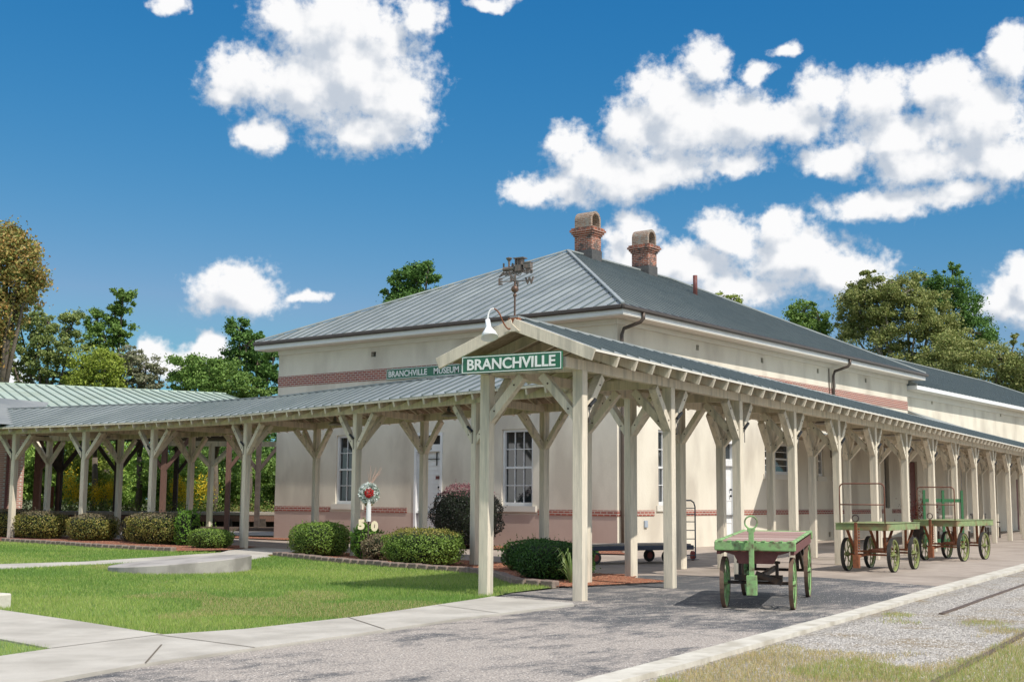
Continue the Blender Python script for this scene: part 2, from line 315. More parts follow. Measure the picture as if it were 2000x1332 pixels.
def leafgeo(C, size, aspect=.55, bias=None):             # rhombic leaves at points C
    n = len(C); u = rng.normal(size=(n, 3))
    if bias is not None: u += bias
    u /= np.linalg.norm(u, axis=1)[:, None]
    w = rng.normal(size=(n, 3)); v = np.cross(u, w); v /= np.linalg.norm(v, axis=1)[:, None]; w = np.cross(u, v)
    s = (size if np.ndim(size) else np.full(n, size))[:, None]
    V = np.stack([C+v*s*.5, C+w*s*aspect*.5+u*s*.06, C-v*s*.5, C-w*s*aspect*.5+u*s*.06], 1).reshape(-1, 3)
    return V, np.arange(4*n).reshape(n, 4)
def text_mesh(txt, size, depth, thick, m, name, parent, origin, xdir, ydir, width=None):
    cu = bpy.data.curves.new(name, 'FONT'); cu.body = txt; cu.size = size; cu.extrude = depth; cu.offset = thick; cu.align_x = 'CENTER'; cu.align_y = 'CENTER'; cu.resolution_u = 3
    tmp = bpy.data.objects.new('tmp', cu); COL.objects.link(tmp); dg = bpy.context.evaluated_depsgraph_get()
    me = bpy.data.meshes.new_from_object(tmp.evaluated_get(dg)); bpy.data.objects.remove(tmp)
    xs = [v.co.x for v in me.vertices]; ys = [v.co.y for v in me.vertices]; fx = (width/(max(xs)-min(xs))) if width else 1; cx = (max(xs)+min(xs))/2; cy = (max(ys)+min(ys))/2
    X = Vector(xdir).normalized(); Y = Vector(ydir).normalized(); Z = X.cross(Y); O = Vector(origin) - wp(parent)
    for v in me.vertices: v.co = O + X*((v.co.x-cx)*fx) + Y*(v.co.y-cy) + Z*v.co.z
    me.materials.clear(); me.materials.append(m); o = bpy.data.objects.new(name, me); COL.objects.link(o); o.parent = parent
    return o
# ================================================================ GROUND
def sheet(name, pts, z, m, t=.0, **k):
    b = MB()
    if t: b.slab([(p[0], p[1], z) for p in pts], t)
    else: b.quad(*[(p[0], p[1], z) for p in pts])
    o = b.build(name, m); tag(o, kind='structure', **k); return o
groundm = mat('rough_ground_cover', (.10, .13, .035), .95, var=(.16, .14, .07), vscale=.6, bump=.3, bscale=10, var2=(.07, .11, .02), v2scale=.15)
grassm = mat('lawn_soil_green', (.18, .26, .07), .95, var=(.075, .14, .03), vscale=2.2, bump=.4, bscale=30, var2=(.17, .20, .06), v2scale=.5)
paving = mat('tan_paving', (.40, .335, .28), .92, var=(.33, .27, .225), vscale=2.5, bump=.2, bscale=30, var2=(.26, .215, .175), v2scale=.6)
mulchm = mat('red_mulch', (.25, .09, .055), .95, var=(.15, .06, .04), vscale=14, bump=.6, bscale=30)
ballast = mat('ballast_stone', (.36, .33, .30), .95, var=(.22, .20, .18), vscale=25, bump=.8, bscale=30)
def asphalt_material():
    m = bpy.data.materials.new('patchy_asphalt'); m.use_nodes = True; t = m.node_tree; p = t.nodes['Principled BSDF']; p.inputs['Roughness'].default_value = .9
    tcn = N(t, 'ShaderNodeTexCoord'); mp = N(t, 'ShaderNodeMapping'); mp.inputs['Rotation'].default_value = (0, 0, R(-7)); mp.inputs['Scale'].default_value = (.95, 2.0, 1)
    t.links.new(tcn.outputs['Object'], mp.inputs[0])
    def rng_(src, a, b):
        r = N(t, 'ShaderNodeMapRange'); r.inputs['From Min'].default_value = a; r.inputs['From Max'].default_value = b; t.links.new(src, r.inputs['Value']); return r.outputs[0]
    n1 = N(t, 'ShaderNodeTexNoise'); n1.inputs['Scale'].default_value = 1.7; n1.inputs['Detail'].default_value = 12; n1.inputs['Roughness'].default_value = .82; t.links.new(mp.outputs[0], n1.inputs['Vector'])
    n2 = N(t, 'ShaderNodeTexNoise'); n2.inputs['Scale'].default_value = 55; n2.inputs['Detail'].default_value = 3; t.links.new(tcn.outputs['Object'], n2.inputs['Vector'])
    n3 = N(t, 'ShaderNodeTexVoronoi'); n3.inputs['Scale'].default_value = 38; t.links.new(tcn.outputs['Object'], n3.inputs['Vector'])
    # wear grows towards the street end (low X)
    s = N(t, 'ShaderNodeSeparateXYZ'); t.links.new(tcn.outputs['Object'], s.inputs[0]); wx = rng_(s.outputs[0], 18.5, 9.5)
    a = N(t, 'ShaderNodeMath', operation='MULTIPLY_ADD'); a.inputs[1].default_value = .17; t.links.new(wx, a.inputs[0]); n5 = N(t, 'ShaderNodeTexNoise'); n5.inputs['Scale'].default_value = .42; n5.inputs['Detail'].default_value = 6; n5.inputs['Roughness'].default_value = .7; t.links.new(tcn.outputs['Object'], n5.inputs['Vector'])
    a2 = N(t, 'ShaderNodeMath', operation='MULTIPLY_ADD'); a2.inputs[1].default_value = .75; t.links.new(n5.outputs['Fac'], a2.inputs[0]); t.links.new(n1.outputs['Fac'], a2.inputs[2])
    a3 = N(t, 'ShaderNodeMath', operation='SUBTRACT'); a3.inputs[1].default_value = .385; t.links.new(a2.outputs[0], a3.inputs[0]); t.links.new(a3.outputs[0], a.inputs[2])
    w = rng_(a.outputs[0], .50, .66)
    x1 = N(t, 'ShaderNodeMix', data_type='RGBA'); x1.inputs['A'].default_value = (.095, .096, .10, 1); x1.inputs['B'].default_value = (.39, .345, .305, 1); t.links.new(w, x1.inputs['Factor'])
    g = rng_(n2.outputs['Fac'], .42, .62)
    x2 = N(t, 'ShaderNodeMix', data_type='RGBA', blend_type='MULTIPLY'); x2.inputs['Factor'].default_value = .75; t.links.new(x1.outputs['Result'], x2.inputs['A'])
    cr = N(t, 'ShaderNodeMix', data_type='RGBA'); cr.inputs['A'].default_value = (.48, .48, .50, 1); cr.inputs['B'].default_value = (1.4, 1.37, 1.33, 1); t.links.new(g, cr.inputs['Factor']); t.links.new(cr.outputs['Result'], x2.inputs['B'])
    # pale stones
    vv = rng_(n3.outputs['Distance'], .16, .08); gt = N(t, 'ShaderNodeMath', operation='MULTIPLY'); t.links.new(vv, gt.inputs[0])
    sc = N(t, 'ShaderNodeSeparateColor'); t.links.new(n3.outputs['Color'], sc.inputs[0]); gg = rng_(sc.outputs[0], .80, .84); t.links.new(gg, gt.inputs[1])
    x3 = N(t, 'ShaderNodeMix', data_type='RGBA'); x3.inputs['B'].default_value = (.55, .52, .48, 1); t.links.new(x2.outputs['Result'], x3.inputs['A']); t.links.new(gt.outputs[0], x3.inputs['Factor'])
    t.links.new(x3.outputs['Result'], p.inputs['Base Color'])
    b = N(t, 'ShaderNodeBump'); b.inputs['Strength'].default_value = .6; b.inputs['Distance'].default_value = .012; t.links.new(n2.outputs['Fac'], b.inputs['Height']); t.links.new(b.outputs[0], p.inputs['Normal'])
    return m
asph = asphalt_material()
def gravel_material():
    m = bpy.data.materials.new('pale_gravel_with_dry_grass'); m.use_nodes = True; t = m.node_tree; p = t.nodes['Principled BSDF']; p.inputs['Roughness'].default_value = .95
    tcn = N(t, 'ShaderNodeTexCoord'); v = N(t, 'ShaderNodeTexVoronoi'); v.inputs['Scale'].default_value = 38; t.links.new(tcn.outputs['Object'], v.inputs['Vector'])
    cr = N(t, 'ShaderNodeValToRGB'); cr.color_ramp.elements[0].color = (.17, .15, .13, 1); cr.color_ramp.elements[1].color = (.55, .51, .46, 1)
    sc = N(t, 'ShaderNodeSeparateColor'); t.links.new(v.outputs['Color'], sc.inputs[0]); t.links.new(sc.outputs[0], cr.inputs[0])
    nn_ = N(t, 'ShaderNodeTexNoise'); nn_.inputs['Scale'].default_value = .9; nn_.inputs['Detail'].default_value = 7; nn_.inputs['Roughness'].default_value = .7; t.links.new(tcn.outputs['Object'], nn_.inputs['Vector'])
    rr_ = N(t, 'ShaderNodeMapRange'); rr_.inputs['From Min'].default_value = .50; rr_.inputs['From Max'].default_value = .66; t.links.new(nn_.outputs['Fac'], rr_.inputs['Value'])
    xx_ = N(t, 'ShaderNodeMix', data_type='RGBA'); xx_.inputs['B'].default_value = (.27, .21, .13, 1); t.links.new(cr.outputs[0], xx_.inputs['A']); t.links.new(rr_.outputs[0], xx_.inputs['Factor']); t.links.new(xx_.outputs['Result'], p.inputs['Base Color'])
    b = N(t, 'ShaderNodeBump'); b.inputs['Strength'].default_value = .8; b.inputs['Distance'].default_value = .03; b.invert = True; t.links.new(v.outputs['Distance'], b.inputs['Height']); t.links.new(b.outputs[0], p.inputs['Normal'])
    return m
gravel = gravel_material()
sheet('ground', [(-400, -400), (600, -400), (600, 600), (-400, 600)], -.02, groundm)
sheet('gravel_yard', [(2, -6), (120, -6), (120, 20), (2, 8)], -.010, gravel)
u7 = Vector((math.cos(R(7)), math.sin(R(7)), 0)); v7 = Vector((-math.sin(R(7)), math.cos(R(7)), 0))
# strip of concrete kerb
KU = [(7.0, 5.47), (8.27, 5.65), (9.71, 5.83), (11.49, 6.07), (15.22, 6.54), (19.71, 7.21), (30.09, 8.62), (60, 12.6), (90, 16.5)]
KL = [(6.6, 5.15), (8.48, 5.41), (9.53, 5.52), (10.73, 5.68), (14.38, 6.19), (18.37, 6.75), (27.6, 7.95), (60, 12.28), (90, 16.2)]
b = MB(); vs = [(x, y, .035) for x, y in KU] + [(x, y, .035) for x, y in KL] + [(x, y, -.05) for x, y in KU] + [(x, y, -.05) for x, y in KL]; n = len(KU)
fs = []
for i in range(n-1): fs += [(i, i+1, n+i+1, n+i), (n+i, n+i+1, 3*n+i+1, 3*n+i), (i, 2*n+i, 2*n+i+1, i+1)]
b.add(vs, fs); tag(b.build('kerb', concw), kind='structure')
ASF = [(14.1, 9.9), (13.92, 9.73), (11.39, 9.58), (9.4, 9.27), (7.92, 9.11), (6.56, 8.94), (5.0, 8.5), (2, 8), (2, 4.9)] + [(x, y-.02) for x, y in KU[1:6]] + [(21.3, 7.42), (22.3, 10.1), (21.2, 11.6), (20.3, 12.9), (17.9, 12.0), (15.1, 11.75), (14.25, 11.4)]
sheet('driveway', ASF, .004, asph)
sheet('station_pavement', [(21.3, 7.40), (30.09, 8.60), (60, 12.58), (120, 20.5), (120, 24), (29.9, 24), (29.9, 48), (26, 48), (22.2, 28), (21.0, 20), (19.8, 13.0), (21.1, 11.6), (22.25, 10.1)], -.002, paving)
sheet('sidewalk', [(8.49, 14.42), (8.31, 12.54), (8.07, 10.69), (8.97, 10.5), (10.78, 10.63), (13.9, 11.3), (14.25, 11.4), (14.1, 9.9), (13.92, 9.75), (11.39, 9.6), (9.4, 9.29), (7.92, 9.13), (6.56, 8.96), (4.8, 8.5), (3.5, 8.3), (4.5, 9.9), (6.09, 10.3), (6.68, 10.46), (6.79, 11.51), (6.95, 14.6), (7.6, 44), (9.3, 44), (8.55, 14.6)], .03, conc, t=.08)
def crackline(a, b_, w=.012):
    m = MB(); d = (Vector(b_)-Vector(a)).normalized(); x = Vector((-d.y, d.x, 0))*w
    m.quad(Vector(a)+x, Vector(b_)+x, Vector(b_)-x, Vector(a)-x); return m
jm = mat('joint_dirt', (.14, .115, .085), .95)
jb = MB()
for a, c in (((8.07, 10.69), (6.68, 10.46)), ((8.0, 10.7), (7.92, 9.13)), ((7.5, 9.95), (6.6, 8.96)), ((10.6, 10.62), (9.9, 9.37)), ((12.6, 10.98), (12.2, 9.66))):
    jb.add(crackline((*a, .034), (*c, .034), .008).v, [(0, 1, 2, 3)])
tag(jb.build('sidewalk_joints', jm), kind='structure')
LAWN = [(8.55, 14.6), (8.34, 12.54), (8.12, 10.74), (8.97, 10.54), (10.78, 10.67), (13.9, 11.33), (15.2, 11.8), (16.5, 12.0), (16.7, 12.9), (17.7, 14.05), (18.4, 15.1), (18.8, 17.1), (19.55, 20.3), (20.7, 23.2), (21.2, 25.2), (20.25, 26.8), (20.35, 29.8), (20.8, 33), (21.2, 38), (22, 48), (9.4, 48), (9.3, 44)]
sheet('lawn', LAWN, .012, grassm)
sheet('lawn_corner', [(6.79, 11.51), (6.68, 10.46), (6.09, 10.3), (4.5, 9.95), (-30, 6), (-30, 44), (7.6, 44), (6.95, 14.6)], .012, grassm)
sheet('side_path', [(10.5, 25.2), (10.2, 22.3), (13.18, 22.45), (15.89, 22.75), (18.2, 21.6), (20.2, 22.8), (20.6, 23.4), (23, 24.6), (24, 27.4), (21.9, 26.4), (20.9, 25.5), (18.3, 24.6), (15.9, 23.9), (14.04, 24.2)], .018, conc)
mul1 = [(20.6, 23.4), (19.55, 20.3), (18.8, 17.1), (18.4, 15.1), (17.72, 14.05), (16.65, 12.8), (16.5, 11.95), (17.3, 11.75), (19.6, 12.35), (20.1, 12.8), (19.6, 15.1), (21.6, 16.1), (22.3, 19.7), (23, 23.8), (22.9, 24.6)]
sheet('mulch_bed', mul1, .03, mulchm)
sheet('mulch_bed_far', [(21.9, 26.4), (20.25, 26.8), (20.35, 29.8), (20.8, 33), (21.1, 36.5), (21.8, 44), (25, 44), (24.8, 36), (24.6, 32), (23.9, 27.6)], .03, mulchm)
sheet('mulch_by_wall', [(27.6, 17.5), (28.6, 18.6), (29.6, 19.0), (29.6, 26), (29.6, 36), (28.6, 36), (28.0, 24), (27.2, 19)], .03, mulchm)
# railway bed far behind
sheet('track_ballast', [tuple(at(-100, 1045, 46)[:2]), tuple(at(700, 1045, 46)[:2]), tuple(at(700, 1030, 53)[:2]), tuple(at(-100, 1030, 53)[:2])], .02, ballast)

def edging(pts, n0, bedname, z=.0):
    P = [Vector((*p, 0)) for p in pts]; L = [0]
    for i in range(1, len(P)): L.append(L[-1]+(P[i]-P[i-1]).length)
    def pos(s):
        for i in range(1, len(P)):
            if s <= L[i] or i == len(P)-1:
                return P[i-1].lerp(P[i], (s-L[i-1])/(L[i]-L[i-1])), (P[i]-P[i-1]).normalized()
    s = .15; k = 0; step = .31
    while s < L[-1]-.1:
        p, d = pos(s); k += 1; w = random.uniform(.27, .30)
        b = MB(); b.box((0, 0, 0), (w, .17, .13))
        o = b.build('edging_block', edge, bevel=.018); o.location = (p.x, p.y, .06+random.uniform(-.008, .008)); o.rotation_euler = (random.uniform(-.04, .04), random.uniform(-.03, .03), math.atan2(d.y, d.x)+random.uniform(-.06, .06))
        tag(o, f'rough brown concrete edging block, {ordn(k)} from the {n0} of the {bedname}', 'edging block', 'edging blocks round the '+bedname)
        s += step
edging([(16.55, 11.93), (16.62, 12.78), (17.77, 14.07), (18.46, 15.1), (18.81, 17.16), (19.61, 20.31), (20.6, 23.2)], 'gable post end', 'near flower bed')
edging([(20.3, 26.6), (20.32, 26.82), (20.42, 29.82), (20.84, 32.92), (21.09, 36.07)], 'path end', 'far flower bed')

# round slab
ds = thing('round_slab', 'low round grey concrete slab tilted in the lawn', 'concrete slab', (15.7, 20.1, 0))
c0 = Vector((15.75, 20.05, 0)); dr = (Vector(gd(490, 1117)) - Vector(gd(205, 1118))); rx_ = dr.length/2; cx = (Vector(gd(490, 1117)) + Vector(gd(205, 1118)))/2
ux = dr.normalized(); uy = Vector((-ux.y, ux.x, 0)); uy = uy if uy.y > 0 else -uy
b = MB(); vs = []; n = 48
for ring, zz in ((1, -1), (1, 0), (.985, 1), (0, 1)):
    for j in range(n):
        a = 2*math.pi*j/n; X = math.cos(a)*rx_*ring; Y = math.sin(a)*rx_*1.02*ring
        tz = .10 + (.20)*(X/rx_+1)/2
        vs.append(cx + ux*X + uy*(Y+.45) + Vector((0, 0, -.05 if zz < 0 else tz-.012 if zz == 0 else tz)))
fs = [(i*n+j, i*n+(j+1) % n, (i+1)*n+(j+1) % n, (i+1)*n+j) for i in range(2) for j in range(n)] + [tuple(2*n+j for j in range(n))]
b.add(vs[:3*n], fs); b.build('slab', slabm, ds)
b = MB(); bl = gd(8, 1188); b.box((8.62, 15.0, .09), (.55, .35, .2), rz=R(100)); tag(b.build('concrete_block', concw, bevel=.02), 'short pale concrete block on the grass at the left edge', 'block')

# rails in the yard
for nm, P, lab in (('a', [(16.2, 5.68), (17.4, 5.83), (19.01, 6.06), (23.09, 6.6), (60, 11.3), (110, 17.8)], 'rusty rail half buried in gravel just beyond the pale kerb'),
               ('b', [(9.3, 3.48), (10.14, 3.61), (11.69, 3.80), (13.68, 4.05), (23, 5.2), (60, 9.9), (110, 16.4)], 'rusty rail in dry grass at the bottom right corner')):
    b = MB()
    for i in range(len(P)-1): b.beam((*P[i], -.008), (*P[i+1], -.008), .06, .03)
    tag(b.build('rail', steelrail), lab, 'rail', 'rails beside the kerb')

# ================================================================ CANOPIES
def post_local(h, w=.16, mat_=wood, zb=None, dirs=(0, 180, 90), name='post', drop=.68, run=.58, bw=.13):
    def f(parent, loc, rz):
        b = MB(); b.box((0, 0, h/2), (w, w, h)); o = b.build(name, mat_, parent, world=False, bevel=.006)
        for d in dirs:
            a = R(d); c, s = math.cos(a), math.sin(a); bb = MB()
            bb.beam((c*.03, s*.03, h-drop), (c*(run+.03), s*(run+.03), h-.04), bw, .12, (c, s, 1)); q = bb.build('brace', mat_, o, world=False, bevel=.004)
            for t in (.2, .8):
                k = Vector((c*(.03+run*t), s*(.03+run*t), h-drop+(drop-.04)*t)); sd = Vector((-s, c, 0)); pass
        bt = MB()
        for d in dirs:
            a = R(d); c, s = math.cos(a), math.sin(a)
            for t in (.22, .80):
                k = Vector((c*(.03+run*t), s*(.03+run*t), h-drop+(drop-.04)*t)); sd = Vector((-s, c, 0))*(bw/2+.008); bt.tube([k-sd, k+sd], .014, 6)
        bt.build('bolts', iron, o, world=False)
        o.location = Vector(loc)-wp(parent); o.rotation_euler = (0, 0, rz); return o
    return f
def copies(make, parent, spots):
    first = None
    for loc, rz in spots:
        if first is None: first = make(parent, loc, rz)
        else:
            c = copy_tree(first, parent); c.location = Vector(loc)-wp(parent); c.rotation_euler = (0, 0, rz)
O7 = Vector((14.7, 10.2, 0))
def cp(s, w, z): return O7 + u7*s + v7*w + Vector((0, 0, z))
CW = 1.55; SE, SF = -.55, 56
rc = thing('platform_canopy', 'long gabled timber canopy on braced posts beside the driveway, front gable facing the lawn', 'canopy', tuple(O7))
ZE, ZR, WO = 3.44, 3.94, .5; SL = (ZR-ZE)/(CW/2+WO)
def roofplanes(parent, rows, seam, mroof, mund, ridgecap=True):
    """rows: list of (outer_eave, ridge, inner_eave) points along the run"""
    b = MB(); un = MB(); sm = MB()
    def lerp(A, B, t): return A + (B-A)*t
    for side in (0, 2):
        for i in range(len(rows)-1):
            e0, e1 = rows[i][side], rows[i+1][side]; r0, r1 = rows[i][1], rows[i+1][1]
            nrm = (e1-e0).cross(r0-e0).normalized(); nrm = nrm if nrm.z > 0 else -nrm; th = nrm*.02; th2 = nrm*-.03
            b.add([e0, e1, r1, r0, e0+th, e1+th, r1+th, r0+th], [(0, 1, 2, 3), (4, 5, 6, 7), (0, 1, 5, 4), (0, 3, 7, 4), (1, 2, 6, 5)])
            g = -nrm*.004; un.add([e0+g, e1+g, r1+g, r0+g, e0+th2, e1+th2, r1+th2, r0+th2], [(0, 1, 2, 3), (4, 5, 6, 7), (0, 1, 5, 4), (0, 3, 7, 4), (1, 2, 6, 5)])
            L = (e1-e0).length; k = max(1, round(L/seam))
            for j in range(k):
                t = (j+.5)/k; p, q = lerp(e0, e1, t)+nrm*.035, lerp(r0, r1, t)+nrm*.035
                sm.beam(p, q, .024, .045, nrm)
    if ridgecap:
        for i in range(len(rows)-1): b.beam(rows[i][1]+Vector((0, 0, .035)), rows[i+1][1]+Vector((0, 0, .035)), .14, .03)
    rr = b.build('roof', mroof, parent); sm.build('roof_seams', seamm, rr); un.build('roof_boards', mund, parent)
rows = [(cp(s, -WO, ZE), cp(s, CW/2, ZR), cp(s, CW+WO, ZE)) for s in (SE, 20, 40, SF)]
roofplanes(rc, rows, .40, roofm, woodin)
tv = Vector((0, 0, 1))
s = SE+.75
while s < SF:
    b = MB()
    for wa, sg in ((-WO+.0, 1), (CW+WO-.0, -1)):
        A, B = cp(s, wa, ZE-.105), cp(s, CW/2, ZR-.105-.02)
        b.beam(A, B, .045, .15)
    b.build('rafter', wood, rc); s += .605
for w_ in (0, CW):
    b = MB(); b.beam(cp(SE+.02, w_, 3.295), cp(SF, w_, 3.295), .12, .15); b.build('beam', wood, rc, bevel=.005)
for s in [0] + [3.1*i for i in range(1, 18)]:
    b = MB(); b.beam(cp(s+.0, .07, 3.29), cp(s+.0, CW-.07, 3.29), .11, .15); b.build('tie_beam', wood, rc)
for wa in (-WO-.01, CW+WO+.01):   # rake boards of the front gable
    b = MB(); A, B = cp(SE-.02, wa, ZE-.075), cp(SE-.02, CW/2, ZR-.075); b.beam(A, B, .04, .17); b.build('rake_board', wood, rc, bevel=.004)
b = MB(); b.prism([cp(SE+.0, CW/2-.12, ZR-.18), cp(SE+.0, CW/2+.12, ZR-.18), cp(SE+.0, CW/2, ZR-.07)], -u7*.06); b.build('gable_block', wood, rc)
for wa in (-WO-.012, CW+WO+.012):
    b = MB(); b.beam(cp(SE, wa, ZE-.008), cp(SF, wa, ZE-.008), .016, .03); b.build('eave_trim', soffitm, rc)
spotsO = [(cp(3.1*i, 0, 0), R(7)) for i in range(18)]
copies(post_local(3.22, dirs=(0, 90)), rc, spotsO[:1]); copies(post_local(3.22), rc, spotsO[1:])
copies(post_local(3.22, dirs=(0, 270)), rc, [(cp(0, CW, 0), R(7))])
copies(post_local(3.22, dirs=(0, 180, 270)), rc, [(cp(s, CW, 0), R(7)) for s in [3.15] + [3.1*i for i in range(3, 18)]])

# left wing
lc = thing('platform_canopy', 'curving gabled timber canopy running past the shaded end wall to the left edge', 'canopy', (23, 27, 0))
LO = [(18.9, 9.6+.9), (19.7, 12.54), (20.75, 17.08), (21.82, 21.69), (23.09, 27.2), (23.62, 32.1), (23.45, 35.4), (23.0, 38.7), (22.4, 42.2)]
LI = [(22.2, 10.5), (22.86, 13.34), (23.83, 17.55), (24.93, 22.3), (26.18, 27.7), (27.1, 32.0), (27.45, 35.2), (27.2, 38.9), (26.7, 42.6)]
LO = [Vector((*p, 0)) for p in LO]; LI = [Vector((*p, 0)) for p in LI]

rows = []
for a, c in zip([LO[1].lerp(LO[2], .24)]+LO[2:], [LI[1].lerp(LI[2], .13)]+LI[2:]):
    n = (c-a); wdt = n.length; n.normalize(); ze = 3.61
    rows.append((a-n*.55+tv*ze, a+n*(wdt/2)+tv*(ze+(wdt/2+.55)*.315), c+n*.55+tv*ze))
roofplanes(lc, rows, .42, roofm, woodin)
for i in range(len(rows)-1):
    L = (rows[i+1][0]-rows[i][0]).length; k = max(1, round(L/.62))
    for j in range(k):
        t = (j+.5)/k; e = rows[i][0].lerp(rows[i+1][0], t); r = rows[i][1].lerp(rows[i+1][1], t); f = rows[i][2].lerp(rows[i+1][2], t); d = (r-e).normalized()*.02
        b = MB(); b.beam(e+d-tv*.105, r-tv*.125, .045, .14); b.beam(f-tv*.105, r-tv*.125, .045, .14); b.build('rafter', wood, lc)
for P in (LO, LI):
    for i in range(1, len(P)-1):
        b = MB(); b.beam(P[i]+tv*3.52, P[i+1]+tv*3.52, .12, .19); b.build('beam', wood, lc)
for a, c in zip(LO[1:], LI[1:]):
    b = MB(); b.beam(a.lerp(c, .02)+tv*3.50, a.lerp(c, .98)+tv*3.50, .1, .15); b.build('tie_beam', wood, lc)
for i in range(len(rows)-1):
    b = MB(); b.beam(rows[i][0]-tv*.02, rows[i+1][0]-tv*.02, .02, .045); b.build('eave_trim', wood, lc)
def ang(P, i):
    d = P[min(i+1, len(P)-1)]-P[max(i-1, 0)]; return math.atan2(d.y, d.x)
copies(post_local(3.43, w=.17, dirs=(0, 180, 270), drop=.85, run=.72), lc, [(LO[i], ang(LO, i)) for i in range(1, len(LO))])
copies(post_local(3.43, w=.17, dirs=(0, 180, 90), drop=.85, run=.72), lc, [(LI[i], ang(LI, i)) for i in range(1, len(LI))])
# free-standing canopy post with braces beyond, in the sun
xp = thing('canopy_post', 'bright sunlit Y-braced canopy post standing beyond the curved canopy', 'post', tuple(gd(408, 1034)))
h = 3.7; b = MB(); b.box((0, 0, h/2), (.19, .19, h)); b.build('post', wood, xp, world=False)
for d in (130, -50):
    c, s_ = math.cos(R(d)), math.sin(R(d)); b = MB(); b.beam((0, 0, h-1.0), (c*.95, s_*.95, h-.05), .16, .16, (c, s_, 1)); b.build('brace', wood, xp, world=False)
b = MB(); b.beam((-1.2, 1.4, h), (1.8, -2.1, h), .16, .22); b.build('beam', wood, xp, world=False)

# ================================================================ DEPOT
X0, Y0, X1, Y1, ZW = 29.7, 19.35, 52.0, 33.45, 6.62
dp = thing('station_building', 'cream stucco station house with grey hipped metal roof and brick bands', 'building', (X0, Y0, 0))
def wallgrid(b, org, ud, nrm, L, z0, z1, ops, depth=.22):
    us = sorted({0, L, *[o[0] for o in ops], *[o[1] for o in ops]}); zs = sorted({z0, z1, *[o[2] for o in ops], *[o[3] for o in ops]})
    P = lambda u_, z, dd=0: org + ud*u_ + Vector((0, 0, z)) - nrm*dd
    for i in range(len(us)-1):
        for j in range(len(zs)-1):
            um, zm = (us[i]+us[i+1])/2, (zs[j]+zs[j+1])/2
            if any(o[0] < um < o[1] and o[2] < zm < o[3] for o in ops): continue
            b.quad(P(us[i], zs[j]), P(us[i+1], zs[j]), P(us[i+1], zs[j+1]), P(us[i], zs[j+1]))
    for o in ops:
        a, c, d, e = o[:4]
        b.quad(P(a, d), P(a, e), P(a, e, depth), P(a, d, depth)); b.quad(P(c, d), P(c, e), P(c, e, depth), P(c, d, depth))
        b.quad(P(a, e), P(c, e), P(c, e, depth), P(a, e, depth)); b.quad(P(a, d), P(c, d), P(c, d, depth), P(a, d, depth))
XD, YD = Vector((1, 0, 0)), Vector((0, 1, 0))
# openings on end wall (u = Y-Y0) and long wall (u = X-X0)
lwin = [(2.95, 4.10, 1.20, 3.46), (9.98, 11.13, 1.20, 3.46)]
ldoor = [(6.45, 7.62, 0.0, 3.45)]
lv = [(9.4, 9.62, 6.0, 6.17)]
rwin = [(2.2, 3.35, 1.25, 3.46), (9.05, 11.05, 2.30, 3.36), (13.3, 13.75, 2.3, 3.4), (14.5, 14.95, 2.3, 3.4)]
rdoor = [(5.85, 6.9, .02, 3.3)]
rv_ = [(4.50, 4.68, 6.03, 6.20), (8.88, 9.06, 6.03, 6.20), (13.34, 13.52, 6.05, 6.22), (17.8, 17.98, 6.05, 6.22), (14.05, 14.23, -.0+.12, .30)]
rrec = [(19.55, 20.05, 1.15, 3.8)]
ZB0, ZB1, ZU0, ZU1 = .95, 1.11, 5.22, 5.58
b = MB(); wallgrid(b, Vector((X0, Y0, 0)), YD, -XD, Y1-Y0, ZB0, ZW, lwin+[(6.45, 7.62, ZB0, 3.45)]+lv)
wallgrid(b, Vector((X0, Y0, 0)), XD, -YD, X1-X0, ZB0, ZW, rwin+[(5.85, 6.9, ZB0, 3.3)]+rv_[:4]+rrec)
wallgrid(b, Vector((X0, Y0, 0)), XD, -YD, X1-X0, -.05, ZB0, [(5.85, 6.9, -.05, ZB0)]+[rv_[4]])
b.quad((X1, Y0, -.05), (X1, Y1, -.05), (X1, Y1, ZW), (X1, Y0, ZW)); b.quad((X0, Y1, -.05), (X1, Y1, -.05), (X1, Y1, ZW), (X0, Y1, ZW))
b.build('wall', stucco, dp)
b = MB(); wallgrid(b, Vector((X0, Y0, 0)), YD, -XD, Y1-Y0, -.05, ZB0, [(6.45, 7.62, -.05, ZB0)]); b.build('base_wall', pink, dp)
def band(segs, z0, z1, side, name='brick_band', m=brickb, pr=.018):
    for a, c in segs:
        b = MB()
        if side == 'L': b.box((X0-pr/2, Y0+(a+c)/2, (z0+z1)/2), (pr, c-a, z1-z0))
        else: b.box((X0+(a+c)/2, Y0-pr/2, (z0+z1)/2), (c-a, pr, z1-z0))
        b.build(name, m, dp)
band([(0, Y1-Y0)], ZU0, ZU1, 'L'); band([(-.018, X1-X0)], ZU0, ZU1, 'R')
band([(0, 2.75), (4.3, 6.2), (7.9, 9.75), (11.35, Y1-Y0)], ZB0, ZB1, 'L'); band([(-.018, 1.95), (3.6, 5.7), (7.05, 19.35), (20.25, X1-X0)], ZB0, ZB1, 'R')
